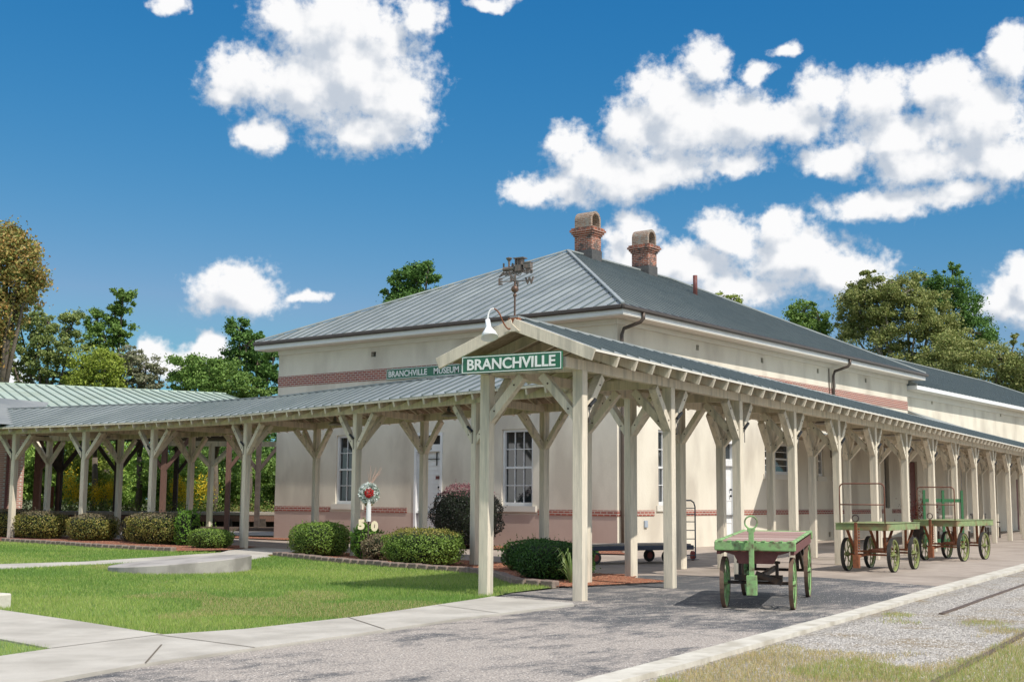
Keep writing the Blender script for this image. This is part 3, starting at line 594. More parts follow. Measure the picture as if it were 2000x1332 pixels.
def frame_part(parent, name, side, a, c, z0, z1, rec, glassname=True, nx=3, nz=4, sill=True, blinds=False, fw_=.075):
    """sash window in an opening; side L: plane x=X0, along Y ; R: plane y=Y0 along X"""
    def pt(u_, z, d): return Vector((X0+d, Y0+u_, z)) if side == 'L' else Vector((X0+u_, Y0+d, z))
    def bx(bb, u0, u1, za, zb, d0, d1):
        p, q = pt(u0, za, d0), pt(u1, zb, d1); bb.box((p+q)/2, tuple(abs(x) for x in (q-p)))
    w = thing_part(name, parent)
    fr = MB(); bx(fr, a, a+fw_, z0, z1, rec-.06, rec+.03); bx(fr, c-fw_, c, z0, z1, rec-.06, rec+.03); bx(fr, a+fw_, c-fw_, z1-fw_, z1, rec-.06, rec+.03); bx(fr, a+fw_, c-fw_, z0, z0+fw_+.03, rec-.06, rec+.03)
    zm = (z0+z1)/2 if nz > 1 else None; ia, ic, iz0, iz1 = a+fw_, c-fw_, z0+fw_+.03, z1-fw_
    if nz > 1: bx(fr, ia, ic, zm-.03, zm+.03, rec-.03, rec+.028)
    for i in range(1, nx): u_ = ia+(ic-ia)*i/nx; bx(fr, u_-.011, u_+.011, iz0, iz1, rec-.012, rec+.02)
    for half in ((iz0, zm-.03), (zm+.03, iz1)) if nz > 1 else ((iz0, iz1),):
        k = max(1, nz//2)
        for j in range(1, k): z = half[0]+(half[1]-half[0])*j/k; bx(fr, ia, ic, z-.011, z+.011, rec-.010, rec+.018)
    fr.build('frame', white, w)
    g = MB(); p = [pt(ia, iz0, rec+.024), pt(ic, iz0, rec+.024), pt(ic, iz1, rec+.024), pt(ia, iz1, rec+.024)]; g.quad(*p); g.build('pane', glass, w)
    if blinds:
        for k in range(int((iz1-iz0)/.06)):
            pass
    if sill:
        s_ = MB(); bx(s_, a-.15, c+.15, z0-.17, z0, -.05, rec-.061); s_.build('sill', soffitm, w)
    return w
def thing_part(name, parent):
    o = bpy.data.objects.new(name, None); o.empty_display_size = .1; COL.objects.link(o); o.parent = parent; return o
for o_ in lwin: frame_part(dp, 'window', 'L', *o_, .12)
for i, o_ in enumerate(rwin): frame_part(dp, 'window', 'R', *o_, .12, nx=3 if i == 0 else 2 if i == 1 else 1, nz=4 if i != 1 else 4)
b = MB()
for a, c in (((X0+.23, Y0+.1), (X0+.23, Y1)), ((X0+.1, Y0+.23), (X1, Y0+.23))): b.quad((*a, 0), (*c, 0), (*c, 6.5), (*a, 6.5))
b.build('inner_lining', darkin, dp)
for (a, c, z0, z1) in lv+rv_+rrec:   # vents
    b = MB(); side = (a, c, z0, z1) in lv
    n_ = max(2, int((z1-z0)/.05))
    for j in range(n_):
        z = z0+(z1-z0)*(j+.5)/n_
        if side: b.box((X0+.15, Y0+(a+c)/2, z), (.03, c-a, .02))
        else: b.box((X0+(a+c)/2, Y0+.15, z), (c-a, .03, .02))
    b.build('vent', lead, dp)
# doors
def door(side, a, c, z0, ztop, ztr, nm, panels):
    def pt(u_, z, d): return Vector((X0+d, Y0+u_, z)) if side == 'L' else Vector((X0+u_, Y0+d, z))
    def bx(bb, u0, u1, za, zb, d0, d1):
        p, q = pt(u0, za, d0), pt(u1, zb, d1); bb.box((p+q)/2, tuple(abs(x) for x in (q-p)))
    w = thing_part('door', dp)
    f = MB(); bx(f, a, a+.09, z0, ztop, -.02, .15); bx(f, c-.09, c, z0, ztop, -.02, .15); bx(f, a+.09, c-.09, ztop-.09, ztop, -.02, .15); bx(f, a+.09, c-.09, ztr, ztr+.22, .0, .15); f.build('door_frame', white, w)
    l = MB(); bx(l, a+.09, c-.09, z0, ztr, .10, .14)
    for zz in panels: bx(l, a+.09, c-.09, zz, zz+.012, .085, .10)
    l.build('door_leaf', white, w)
    g = MB(); g.quad(pt(a+.09, ztr+.22, .12), pt(c-.09, ztr+.22, .12), pt(c-.09, ztop-.09, .12), pt(a+.09, ztop-.09, .12)); g.build('pane', glass, w)
    k = MB(); p = pt(a+.18 if side == 'L' else c-.18, 1.55, .05); k.lathe([(0, -.04), (.03, -.03), (.035, 0), (.03, .03), (0, .04)], p, 10); p2 = p+Vector((0, 0, .2)); k.box(p2, (.05, .05, .06)); k.build('handle', black, w)
    return w
d1 = door('L', 6.45, 7.62, 0, 3.45, 2.86, 'door', [.6+.14*i for i in range(16)])
sg = MB(); sg.box((X0+.08, Y0+6.68, 2.05), (.02, .2, .1)); sg.build('notice_plate', maroon, d1)
sg = MB(); sg.box((X0+.075, Y0+6.75, 2.63), (.02, .03, .42)); sg.box((X0+.075, Y0+6.85, 2.63), (.02, .5, .02)); sg.build('iron_hanger', black, d1)
text_mesh('05', .17, .004, .004, black, 'house_number', d1, (X0-.006, Y0+6.98, 2.97), (0, -1, 0), (0, 0, 1))
door('R', 5.85, 6.9, .02, 3.3, 2.5, 'door', [.7, 1.4])
# roof
OV = .6; E = ZW+.14; ex0, ex1, ey0, ey1 = X0-OV, X1+OV, Y0-OV, Y1+OV; yc = (ey0+ey1)/2; RX0, RX1, RZ = 37.25, 44.6, 10.45
A, B, C_, D = Vector((ex0, ey0, E)), Vector((ex1, ey0, E)), Vector((ex1, ey1, E)), Vector((ex0, ey1, E)); RA, RB = Vector((RX0, yc, RZ)), Vector((RX1, yc, RZ))
def hiproof(parent, A, B, C_, D, RA, RB, seam, m):
    b = MB(); sm = MB()
    for poly in ((A, B, RB, RA), (D, A, RA), (B, C_, RB), (C_, D, RA, RB)): b.quad(*poly)
    b.quad(A-tv*.03, B-tv*.03, C_-tv*.03, D-tv*.03)
    def seams(e0, e1, rl):       # seams run up the slope from eave e0-e1; rl = top polyline
        ed = (e1-e0).normalized(); L = (e1-e0).length; top = rl[0] if len(rl) == 1 else rl[0]
        nrm = (e1-e0).cross(top-e0).normalized(); nrm = nrm if nrm.z > 0 else -nrm; slope = nrm.cross(ed); slope = slope if slope.z > 0 else -slope
        hs = [(r-e0).dot(slope) for r in rl]; us = [(r-e0).dot(ed) for r in rl]; H_ = hs[0]; ua, ub = us[0], us[-1]; u_ = seam*.5
        if ua > ub: ua, ub = ub, ua
        while u_ < L:
            h_ = H_*min(1, u_/ua if ua > 0 else 1, (L-u_)/(L-ub) if L > ub else 1)
            p = e0+ed*u_+nrm*.012; sm.beam(p, p+slope*h_, .03, .05, nrm); u_ += seam
    seams(A, B, [RA, RB]); seams(D, A, [RA]); seams(B, C_, [RB])
    for p, q in ((A, RA), (D, RA), (B, RB), (C_, RB), (RA, RB)): b.beam(p+tv*.05, q+tv*.05, .10, .05)
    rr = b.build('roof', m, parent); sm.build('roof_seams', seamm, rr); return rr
roof = hiproof(dp, A, B, C_, D, RA, RB, .455, roofm)
b = MB()
b.box(((ex0+ex1)/2, ey0-.055, E-.055), (ex1-ex0+.22, .11, .13)); b.box((ex0-.055, (ey0+ey1)/2, E-.055), (.11, ey1-ey0, .13)); b.build('gutter', gutterm, dp, bevel=.03)
b = MB(); b.box(((ex0+ex1)/2, ey0+.012, E-.17), (ex1-ex0, .024, .14)); b.box((ex0+.012, (ey0+ey1)/2+.02, E-.17), (.024, ey1-ey0, .14)); b.box((ex1-.012, (ey0+ey1)/2, E-.17), (.024, ey1-ey0-.05, .14)); b.build('fascia', white, dp)
b = MB(); b.box(((ex0+ex1)/2, ey0+.31, E-.255), (ex1-ex0-.04, .60, .03)); b.box((ex0+.31, (ey0+ey1)/2+.3, E-.255), (.60, ey1-ey0-.62, .03)); b.box((ex1-.31, (ey0+ey1)/2+.3, E-.258), (.60, ey1-ey0-.62, .03))
b.build('soffit', soffitm, dp)
b = MB(); b.box(((X0+X1)/2, Y0-.03, ZW-.21), (X1-X0+.1, .055, .16)); b.box((X0-.03, (Y0+Y1)/2, ZW-.21), (.055, Y1-Y0, .16)); b.build('frieze', soffitm, dp, bevel=.012)
for px_ in (X0+.13, X0+14.6):
    b = MB(); y = Y0; b.tube([(px_+.25, ey0-.05, E-.1), (px_+.25, ey0-.05, E-.28), (px_+.2, ey0+.02, E-.38), (px_+.04, y-.13, E-.55), (px_, y-.09, E-.72), (px_, y-.09, 1.2), (px_, y-.09, .1)], .052, 10); b.build('downspout', pipem, dp, smooth=True)
b = MB(); b.tube([(X0+14.35, Y0-.03, 6.3), (X0+14.35, Y0-.03, 3.0)], .02, 6); b.build('conduit', pipem, dp)
# chimneys on the ridge
def chimney(x, nm):
    c = MB(); w = .78; l = .62; y = yc; z0, z1 = 9.9, 11.45
    c.box((x, y, (z0+z1)/2), (l, w, z1-z0))
    for k, (zz, g) in enumerate(((11.20, .04), (11.28, .09), (11.36, .14), (11.44, .10))): c.box((x, y, zz+.04), (l+g*2, w+g*2, .077))
    ch = c.build('chimney', brickc, roof)
    # arched cap running across with open ends
    cap = MB(); n = 14; ro, ri = .33, .23; zc = 11.82
    yA, yB = y-w/2+.02, y+w/2-.02
    pro = [(x-ro, 11.51)] + [(x-ro*math.cos(math.pi*i/n), zc+ro*math.sin(math.pi*i/n)) for i in range(n+1)] + [(x+ro, 11.51)]
    pri = [(x-ri, 11.51)] + [(x-ri*math.cos(math.pi*i/n), zc+ri*math.sin(math.pi*i/n)) for i in range(n+1)] + [(x+ri, 11.51)]
    k = len(pro)
    for i in range(k-1):
        a0, a1, b0, b1 = pro[i], pro[i+1], pri[i], pri[i+1]
        for (p, q) in ((a0, a1), (b0, b1)): cap.quad((p[0], yA, p[1]), (q[0], yA, q[1]), (q[0], yB, q[1]), (p[0], yB, p[1]))
        for yy in (yA, yB): cap.quad((a0[0], yy, a0[1]), (a1[0], yy, a1[1]), (b1[0], yy, b1[1]), (b0[0], yy, b0[1]))
    cap.build('chimney_cap', brickcap, ch)
    fl = MB(); fl.box((x, y, 10.45), (l+.05, w+.05, .42)); fl.build('flashing', lead, ch)
brickcap = brickmat('weathered_cap_brick', (.30, .19, .13), (.18, .10, .07), (.36, .31, .26), dirt=(.30, .27, .23))
chimney(38.55, ''); chimney(42.55, '')
b = MB(); b.tube([(42.4, 24.0, 9.2), (42.4, 24.0, 10.05)], .085, 12); b.build('roof_pipe', maroon, roof, smooth=True)
# small things on the walls
b = MB(); b.box((X0-.05, Y0+.98, .78), (.09, .16, .24)); tag(b.build('meter_box', lead, bevel=.01), 'small grey electric meter box on the shaded wall near the corner', 'meter box')
b = MB(); b.box((X0+1.45, Y0-.03, .72), (.16, .05, .2)); tag(b.build('outlet_box', mat('pale_blue_grey', (.35, .40, .46), .5), bevel=.01), 'small pale blue-grey box low on the sunlit wall', 'electrical box')

# roof added between canopy and wall to shade the wall, and further building
pr = thing('porch_shade_roof', 'low porch roof added behind the canopy to shade the station wall', 'porch roof', (46, 17.5, 0))
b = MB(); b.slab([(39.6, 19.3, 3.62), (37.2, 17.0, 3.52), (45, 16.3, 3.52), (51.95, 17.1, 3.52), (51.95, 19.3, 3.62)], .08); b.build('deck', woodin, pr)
b = MB(); b.slab([(39.6, 19.3, 3.66), (37.2, 17.0, 3.56), (45, 16.3, 3.56), (51.95, 17.1, 3.56), (51.95, 19.3, 3.66)], .035); b.build('roof', roofm, pr)
fb = thing('annex_building', 'lower cream annex with blue-grey metal roof at the right edge', 'building', (52, 19.5, 0))
FX0, FX1, FY0, FY1, FZ = 52.1, 92, 19.5, 33, 6.15
fops = [(6.75, 7.35, 1.16, 3.3), (8.9, 9.5, 1.16, 3.3), (.3, 1.2, .02, 3.1), (15.2, 16.3, .02, 2.6), (11.5, 12.1, 1.16, 3.3)]
fv_ = [(3.2, 3.38, 5.7, 5.87), (13.0, 13.18, 5.7, 5.87)]
b = MB(); wallgrid(b, Vector((FX0, FY0, 0)), XD, -YD, FX1-FX0, -.05, FZ, fops+fv_); b.quad((FX0, FY0, -.05), (FX0, FY1, -.05), (FX0, FY1, FZ), (FX0, FY0, FZ)); b.quad((FX1, FY0, -.05), (FX1, FY1, -.05), (FX1, FY1, FZ), (FX1, FY0, FZ)); b.build('wall', stucco, fb)
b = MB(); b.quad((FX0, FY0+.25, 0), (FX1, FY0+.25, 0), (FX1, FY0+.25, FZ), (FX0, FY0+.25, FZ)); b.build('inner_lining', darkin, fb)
for a, c, z0, z1 in (fops[0], fops[1], fops[4]):
    w = thing_part('window', fb); f = MB(); y = FY0+.12
    for u0, u1, za, zb in ((a, a+.07, z0, z1), (c-.07, c, z0, z1), (a+.07, c-.07, z1-.07, z1), (a+.07, c-.07, z0, z0+.08), (a+.07, c-.07, (z0+z1)/2-.03, (z0+z1)/2+.03), ((a+c)/2-.012, (a+c)/2+.012, z0+.08, z1-.07)):
        f.box((FX0+(u0+u1)/2, y, (za+zb)/2), (u1-u0, .07, zb-za))
    f.build('frame', white, w); g = MB(); g.quad((FX0+a, y+.04, z0), (FX0+c, y+.04, z0), (FX0+c, y+.04, z1), (FX0+a, y+.04, z1)); g.build('pane', glass, w)
b = MB(); b.box((FX0+.75, FY0+.12, 1.56), (.88, .05, 3.05)); b.build('door', maroon, fb)
b = MB(); b.box((FX0+15.75, FY0+.12, 1.3), (1.08, .05, 2.55)); b.build('door', maroon, fb)
e0 = FZ+.12; hiproof(fb, Vector((FX0+.02, FY0-.55, e0)), Vector((FX1+.55, FY0-.55, e0)), Vector((FX1+.55, FY1+.55, e0)), Vector((FX0+.02, FY1+.55, e0)), Vector((FX0+.04, (FY0+FY1)/2, 9.3)), Vector((FX1-7, (FY0+FY1)/2, 9.3)), .5, roofm)
b = MB(); b.box(((FX0+FX1)/2, FY0-.54, FZ+.03), (FX1-FX0, .03, .16)); b.box((FX0-.012, FY0-.27, FZ+.03), (.024, .57, .16)); b.build('fascia', white, fb)
b = MB(); b.box(((FX0+FX1)/2, FY0-.25, FZ-.055), (FX1-FX0-.05, .50, .03)); b.box(((FX0+FX1)/2, FY0-.03, FZ-.2), (FX1-FX0-.05, .05, .25)); b.build('soffit', soffitm, fb)
b = MB(); b.slab([(52.15, 19.45, 5.25), (64, 19.45, 4.45), (64, 17.6, 4.0), (52.15, 16.6, 4.0)], .06); b.build('porch_shade_roof', roofm, fb)
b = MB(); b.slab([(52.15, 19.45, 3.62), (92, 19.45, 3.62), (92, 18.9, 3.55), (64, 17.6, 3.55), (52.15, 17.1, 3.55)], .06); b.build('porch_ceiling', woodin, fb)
# ================================================================ SIGNS
def signboard(name, label, cat, a, b_, h, txt, th=.03, groupz=None):
    """a->b reading left to right, lower edge; faces the viewer side"""
    a, b_ = Vector(a), Vector(b_); d = (b_-a); L = d.length; d.normalize(); n = d.cross(tv)     # outward normal
    t = thing(name, label, cat, tuple(a)); P = lambda u_, z, o: a + d*u_ + tv*z + n*o
    m = MB(); m.prism([P(0, 0, 0), P(L, 0, 0), P(L, h, 0), P(0, h, 0)], n*-th); m.build('board', signg, t)
    m = MB(); w = h*.045; q = h*.04
    for u0, u1, z0, z1 in ((q, L-q, q, q+w), (q, L-q, h-q-w, h-q), (q, q+w, q+w, h-q-w), (L-q-w, L-q, q+w, h-q-w)): m.prism([P(u0, z0, .003), P(u1, z0, .003), P(u1, z1, .003), P(u0, z1, .003)], n*-.006)
    m.build('border', signw, t)
    for s_, u0, w_, fs in txt: text_mesh(s_, fs, .003, fs*.022, signw, 'lettering', t, P(u0*L, h*.5, .004), d, tv, width=w_*L)
    return t
sA, sB = cp(-.62, CW+.06, 3.185), cp(-.62, -.04, 3.185)
t = signboard('station_sign', 'dark green sign reading BRANCHVILLE hung under the front gable', 'sign', sA, sB, .255, [('BRANCHVILLE', .5, .88, .215)])
signboard('museum_sign', 'dark green sign reading BRANCHVILLE MUSEUM on the upper brick band', 'sign', (X0-.06, 28.2, 5.20), (X0-.06, 25.0, 5.20), .35, [('BRANCHVILLE', .29, .52, .27), ('MUSEUM', .80, .325, .27)])

# ================================================================ WEATHERVANE, LAMPS
apex = cp(SE+.02, CW/2, ZR)
wv = thing('weathervane', 'dark copper weathervane with a steam locomotive on the gable peak', 'weathervane', tuple(apex))
cop = mat('aged_copper', (.20, .11, .075), .5, .5, var=(.08, .065, .055), vscale=20); dk = mat('dark_patina', (.13, .135, .125), .55, .4, var=(.24, .17, .14), vscale=25)
X_ = apex; V3 = lambda a, z, o=0: X_ + (v7*-1)*a + u7*o + tv*z       # a: to the viewer's right
m = MB(); m.tube([V3(0, -.08), V3(0, .62)], .014, 8); m.build('pole', cop, wv)
m = MB(); m.box(V3(0, -.03), (.10, .16, .10), rz=R(7)); m.box(V3(0, -.09, -.01), (.02, .26, .015), rz=R(7)); m.build('base_bracket', rust, wv)
for z, r in ((.44, .055), (.35, .028)):
    m = MB(); m.lathe([(r*math.sin(math.pi*i/10), -r*math.cos(math.pi*i/10)) for i in range(11)], V3(0, z), 14); m.build('ball', cop, wv, smooth=True)
m = MB()
for dx, dy in ((1, .25), (-1, -.25), (-.25, 1), (.25, -1)):
    d = (v7*-dx + u7*dy); m.beam(V3(0, .555), V3(0, .555)+d*.2, .012, .012)
m.build('direction_arms', dk, wv)
for s_, dx, dy in (('W', 1, .25), ('E', -1, -.25), ('S', -.45, 1), ('N', .45, -1)):
    d = (v7*-dx + u7*dy); text_mesh(s_, .13, .008, .006, dk, 'letter', wv, V3(0, .555)+d*.21, v7*-1, tv)
loco = MB(); zc = .72
def lb(a0, a1, z0, z1, o0, o1): 
    c = V3((a0+a1)/2, (z0+z1)/2, (o0+o1)/2); loco.box(c, (abs(o1-o0), abs(a1-a0), abs(z1-z0)), rz=R(7))
AX = Matrix((tuple(u7), (0, 0, 1), tuple(-v7))).transposed()   # local z along viewer's right
loco.lathe([(0, -.17), (.034, -.17), (.036, .02), (0, .02)], V3(-.02, .74), 12, M=AX)      # boiler
loco.lathe([(.014, 0), (.016, .09), (.045, .13), (.045, .14), (.0, .155)], V3(-.10, .76), 12)   # stack
loco.lathe([(.018, 0), (.018, .035), (.008, .05), (0, .055)], V3(-.04, .77), 8); loco.lathe([(.010, 0), (.010, .04), (.0, .05)], V3(.0, .77), 8); loco.box(V3(-.19, .80), (.02, .018, .06))
lb(-.2, .13, .675, .69, -.03, .03)
for a0, a1, z0, z1 in ((.02, .03, .69, .87), (.065, .075, .69, .87), (.12, .13, .69, .87), (.02, .13, .69, .78)): lb(a0, a1, z0, z1, -.045, .045)
lb(0, .17, .87, .885, -.06, .06); lb(.16, .27, .72, .80, -.04, .04); lb(.155, .275, .80, .81, -.045, .045); lb(.1, .28, .69, .705, -.03, .03)
loco.prism([V3(-.19, .69, -.04), V3(-.19, .69, .04), V3(-.27, .645, 0)], tv*-.02)
for a, r in ((-.17, .022), (-.12, .022), (-.045, .038), (.045, .038), (.18, .02), (.25, .02)):
    for o_ in (-.035, .035):
        n_ = 16; ring = [V3(a+math.cos(2*math.pi*i/n_)*r, .672+math.sin(2*math.pi*i/n_)*r, o_) for i in range(n_+1)]; loco.tube(ring, .005, 5, cap=False)
        for k in range(4): an = math.pi*k/4; loco.beam(V3(a-math.cos(an)*r, .672-math.sin(an)*r, o_), V3(a+math.cos(an)*r, .672+math.sin(an)*r, o_), .004, .004)
loco.build('locomotive', dk, wv)
# gooseneck lamp
gl = thing('gooseneck_lamp', 'white gooseneck lamp with rusty arm on the front gable', 'lamp', tuple(cp(SE-.03, CW/2+.02, ZR-.12)))
b0 = cp(SE-.04, CW/2+.02, ZR-.13); left = v7; out = -u7
pth = [b0, b0+left*.03+out*.05-tv*.01, b0+left*.07+out*.10+tv*.07, b0+left*.11+out*.15+tv*.20, b0+left*.16+out*.19+tv*.26, b0+left*.215+out*.22+tv*.25, b0+left*.24+out*.24+tv*.17, b0+left*.24+out*.25+tv*.09]
sm_ = []
for i in range(len(pth)-1):
    p0 = pth[max(i-1, 0)]; p1, p2 = pth[i], pth[i+1]; p3 = pth[min(i+2, len(pth)-1)]
    for k in range(5):
        t_ = k/5; sm_.append(.5*((2*p1)+(p2-p0)*t_+(2*p0-5*p1+4*p2-p3)*t_*t_+(-p0+3*p1-3*p2+p3)*t_**3))
sm_.append(pth[-1]); m = MB(); m.tube(sm_[:22], .011, 8); m.build('arm', rust, gl, smooth=True); m = MB(); m.tube(sm_[21:], .012, 8); m.build('arm_end', white, gl, smooth=True)
tip = pth[-1]; dd = (out*.25-v7*.30+tv*-1).normalized(); zq = dd.to_track_quat('Z', 'Y').to_matrix()
m = MB(); m.lathe([(0, -.02), (.035, -.015), (.038, .10), (.055, .13), (.10, .20), (.125, .27), (.120, .27), (.05, .14)], tip, 20, M=zq); 
gw = mat('white_enamel', (.84, .84, .84), .25); m.build('lamp_shade', gw, gl, smooth=True)
# spotlights on posts
def spot(p, d, lab):
    t = thing('spotlight', lab, 'spotlight', tuple(p), 0, 'small black spotlights on the canopy posts'); d = Vector(d).normalized()
    m = MB(); m.tube([p, p+d*.17], .028, 8); m.build('housing', black, t); m = MB(); m.tube([p, p-tv*.04+v7*0, p-tv*.26], .008, 6); m.build('cable', lead, t)
for i in range(0, 14): spot(cp(3.1*i+.10, -.10, 2.72), u7*.8+tv*.62-v7*.15, f'small black spotlight on the {ordn(i+1)} post of the driveway side, counting from the front gable')
for i in range(2, 8):
    d = (LO[max(i-1, 1)]-LO[i-1 if i > 1 else i]); n_ = (LI[i]-LO[i]).normalized(); spot(LO[i]-n_*.10-Vector((0, -.05, 0))+tv*2.82, Vector((0, 1, 0))*.8+tv*.65, f'small black spotlight on the {ordn(i)} lawn-side post of the curved canopy, counting from the right')
# pendant lamps
def pendant(p, lab):
    t = thing('pendant_lamp', lab, 'lamp', tuple(p), 0, 'metal dome lamps under the canopies'); p = Vector(p)
    m = MB(); m.tube([p, p-tv*.10], .02, 6); m.lathe([(.045, -.08), (.045, -.14), (.02, -.16)], p, 10); m.build('stem', lead, t)
    m = MB(); m.lathe([(.03, -.15), (.07, -.17), (.13, -.205), (.17, -.235), (.175, -.27), (.17, -.27), (.12, -.21), (.03, -.165)], p, 18); m.build('lamp_shade', mat_shade, t, smooth=True)
mat_shade = mat('galvanised_shade', (.30, .28, .25), .5, .4, var=(.38, .36, .32), vscale=8)
k = 0
for i in range(1, 7):
    mid = (LO[i].lerp(LI[i], .5)*.5 + LO[i+1].lerp(LI[i+1], .5)*.5) if i > 1 else LO[1].lerp(LI[1], .5)*.5+LO[2].lerp(LI[2], .5)*.5
    pendant((mid.x, mid.y, 3.62), f'dome pendant lamp in the {ordn(i)} bay of the curved canopy, counting from the right')
for i in range(4, 14): pendant(tuple(cp(3.1*i+1.5, CW/2, 3.50)), f'dome pendant lamp in the {ordn(i+1)} bay of the driveway canopy, counting from the gable')

# ================================================================ BAGGAGE CARTS
def wheel(parent, loc, r, w, tm, sm, rz=0, ns=12):
    """axle along local Y"""
    My = Matrix.Rotation(R(90), 3, 'X'); t = MB(); t.lathe([(r, -w/2), (r, w/2), (r-.014, w/2), (r-.014, -w/2), (r, -w/2)], (0, 0, 0), 32, M=My)
    o = bpy.data.objects.new('wheel', None); COL.objects.link(o); o.parent = parent; o.location = loc; o.rotation_euler = (0, 0, rz); o.empty_display_size = .1
    t.build('tyre', tm, o, world=False); s_ = MB()
    s_.lathe([(r-.015, -w*.38), (r-.015, w*.38), (r-.045, w*.3), (r-.045, -w*.3), (r-.015, -w*.38)], (0, 0, 0), 32, M=My)
    for k in range(ns):
        a = 2*math.pi*k/ns; s_.beam((math.cos(a)*.03, (w*.3 if k % 2 else -w*.3), math.sin(a)*.03), (math.cos(a)*(r-.03), 0, math.sin(a)*(r-.03)), .016, .016)
    s_.lathe([(0, -w*.7), (.035, -w*.7), (.045, -w*.2), (.045, w*.2), (.035, w*.7), (0, w*.7)], (0, 0, 0), 12, M=My); s_.build('spokes', sm, o, world=False); return o
def ring(m, c, r, th, ax='x', n=20):
    c = Vector(c); pts = [c+Vector((0, math.cos(2*math.pi*i/n)*r, math.sin(2*math.pi*i/n)*r)) for i in range(n+1)]; m.tube(pts, th, 6, cap=False)
# green cart: local x points backwards from the front axle
c1 = thing('baggage_cart', 'green baggage cart with brown iron wheels and worn red deck, nearest on the driveway', 'baggage cart', (15.30, 7.76, 0), R(20.5), 'old baggage carts')
DW, DX0, DX1, DZ = 1.04, -.38, 2.62, .88
def tl(bld, name, m, par, **k): return bld.build(name, m, par, world=False, **k)
m = MB(); npl = 20
for j in range(npl): x = DX0+.06+(DX1-DX0-.12)*(j+.5)/npl; m.box((x, 0, DZ-.012+random.uniform(-.003, .003)), ((DX1-DX0-.12)/npl-.010, DW-.125, .03))
tl(m, 'deck_boards', reddeck, c1)
m = MB()
for x in (DX0+.025, DX1-.025): m.box((x, 0, DZ-.05), (.05, DW, .12))
for y in (-DW/2+.03, DW/2-.03): m.box(((DX0+DX1)/2, y, DZ+.004), (DX1-DX0-.10, .06, .035))
tl(m, 'deck_frame', greenp, c1, bevel=.012)
m = MB()
for k in range(9):
    y = -DW/2+.08+(DW-.16)*k/8; m.box((DX0+.05, y, DZ+.013), (.11, .045, .012))
tl(m, 'deck_straps', greenp, c1)
m = MB()
for y in (-DW/2+.05, DW/2-.05): m.box(((DX0+DX1)/2, y, DZ-.10), (DX1-DX0-.08, .05, .12))
m.prism([(DX0+.10, -DW/2+.08, DZ-.07), (DX0+.10, DW/2-.08, DZ-.07), (DX0+.10, DW/2-.10, DZ-.13), (DX0+.10, DW/2-.24, DZ-.17), (DX0+.10, DW/2-.30, DZ-.28), (DX0+.10, -DW/2+.30, DZ-.28), (DX0+.10, -DW/2+.24, DZ-.17), (DX0+.10, -DW/2+.10, DZ-.13)], (.12, 0, 0))
m.box((1.1, 0, DZ-.13), (2.6, .16, .09)); tl(m, 'under_frame', maroon, c1)
m = MB(); m.tube([(0, -.46, .335), (0, .46, .335)], .022, 8); m.tube([(2.33, -.46, .39), (2.33, .46, .39)], .022, 8)
for y in (-.24, .24): m.box((0, y, .47), (.05, .04, .30)); m.box((2.3, y*1.3, .58), (.05, .05, .36))
m.box((0, 0, .40), (.12, .62, .07)); m.box((0, 0, .60), (.08, .56, .03)); m.beam((0, .0, .40), (2.3, 0, .42), .06, .06)
for sgn in (-1, 1):
    m.beam((1.9, sgn*.36, DZ-.15), (2.33, sgn*.40, .39), .04, .05); m.beam((2.55, sgn*.36, DZ-.15), (2.33, sgn*.40, .39), .04, .05)
m.beam((-.12, .02, .46), (-.05, -.30, .34), .10, .07); tl(m, 'running_gear', iron, c1)
for (x, y, r, rz_) in ((0, .44, .335, .0), (0, -.44, .335, .0), (2.33, .46, .39, 0), (2.33, -.46, .39, 0)): wheel(c1, (x, y, r), r, .055, tan_tyre, greenp, rz_, 12)
m = MB(); m.box((-.50, .03, .33), (.10, .13, .25)); m.box((-.50, .03, .72), (.035, .065, .58)); m.box((-.50, .03, 1.03), (.03, .10, .05)); ring(m, (-.50, .03, 1.125), .08, .012); m.tube([(-.45, .03, .42), (-.12, .03, .38)], .03, 6); tl(m, 'drawbar', greenp, c1, bevel=.004)
for o_ in kids(c1):
    if o_.name.split('.')[0] in ('deck_boards', 'deck_frame', 'deck_straps', 'under_frame'): o_.rotation_euler = (0, R(-1.5), 0)
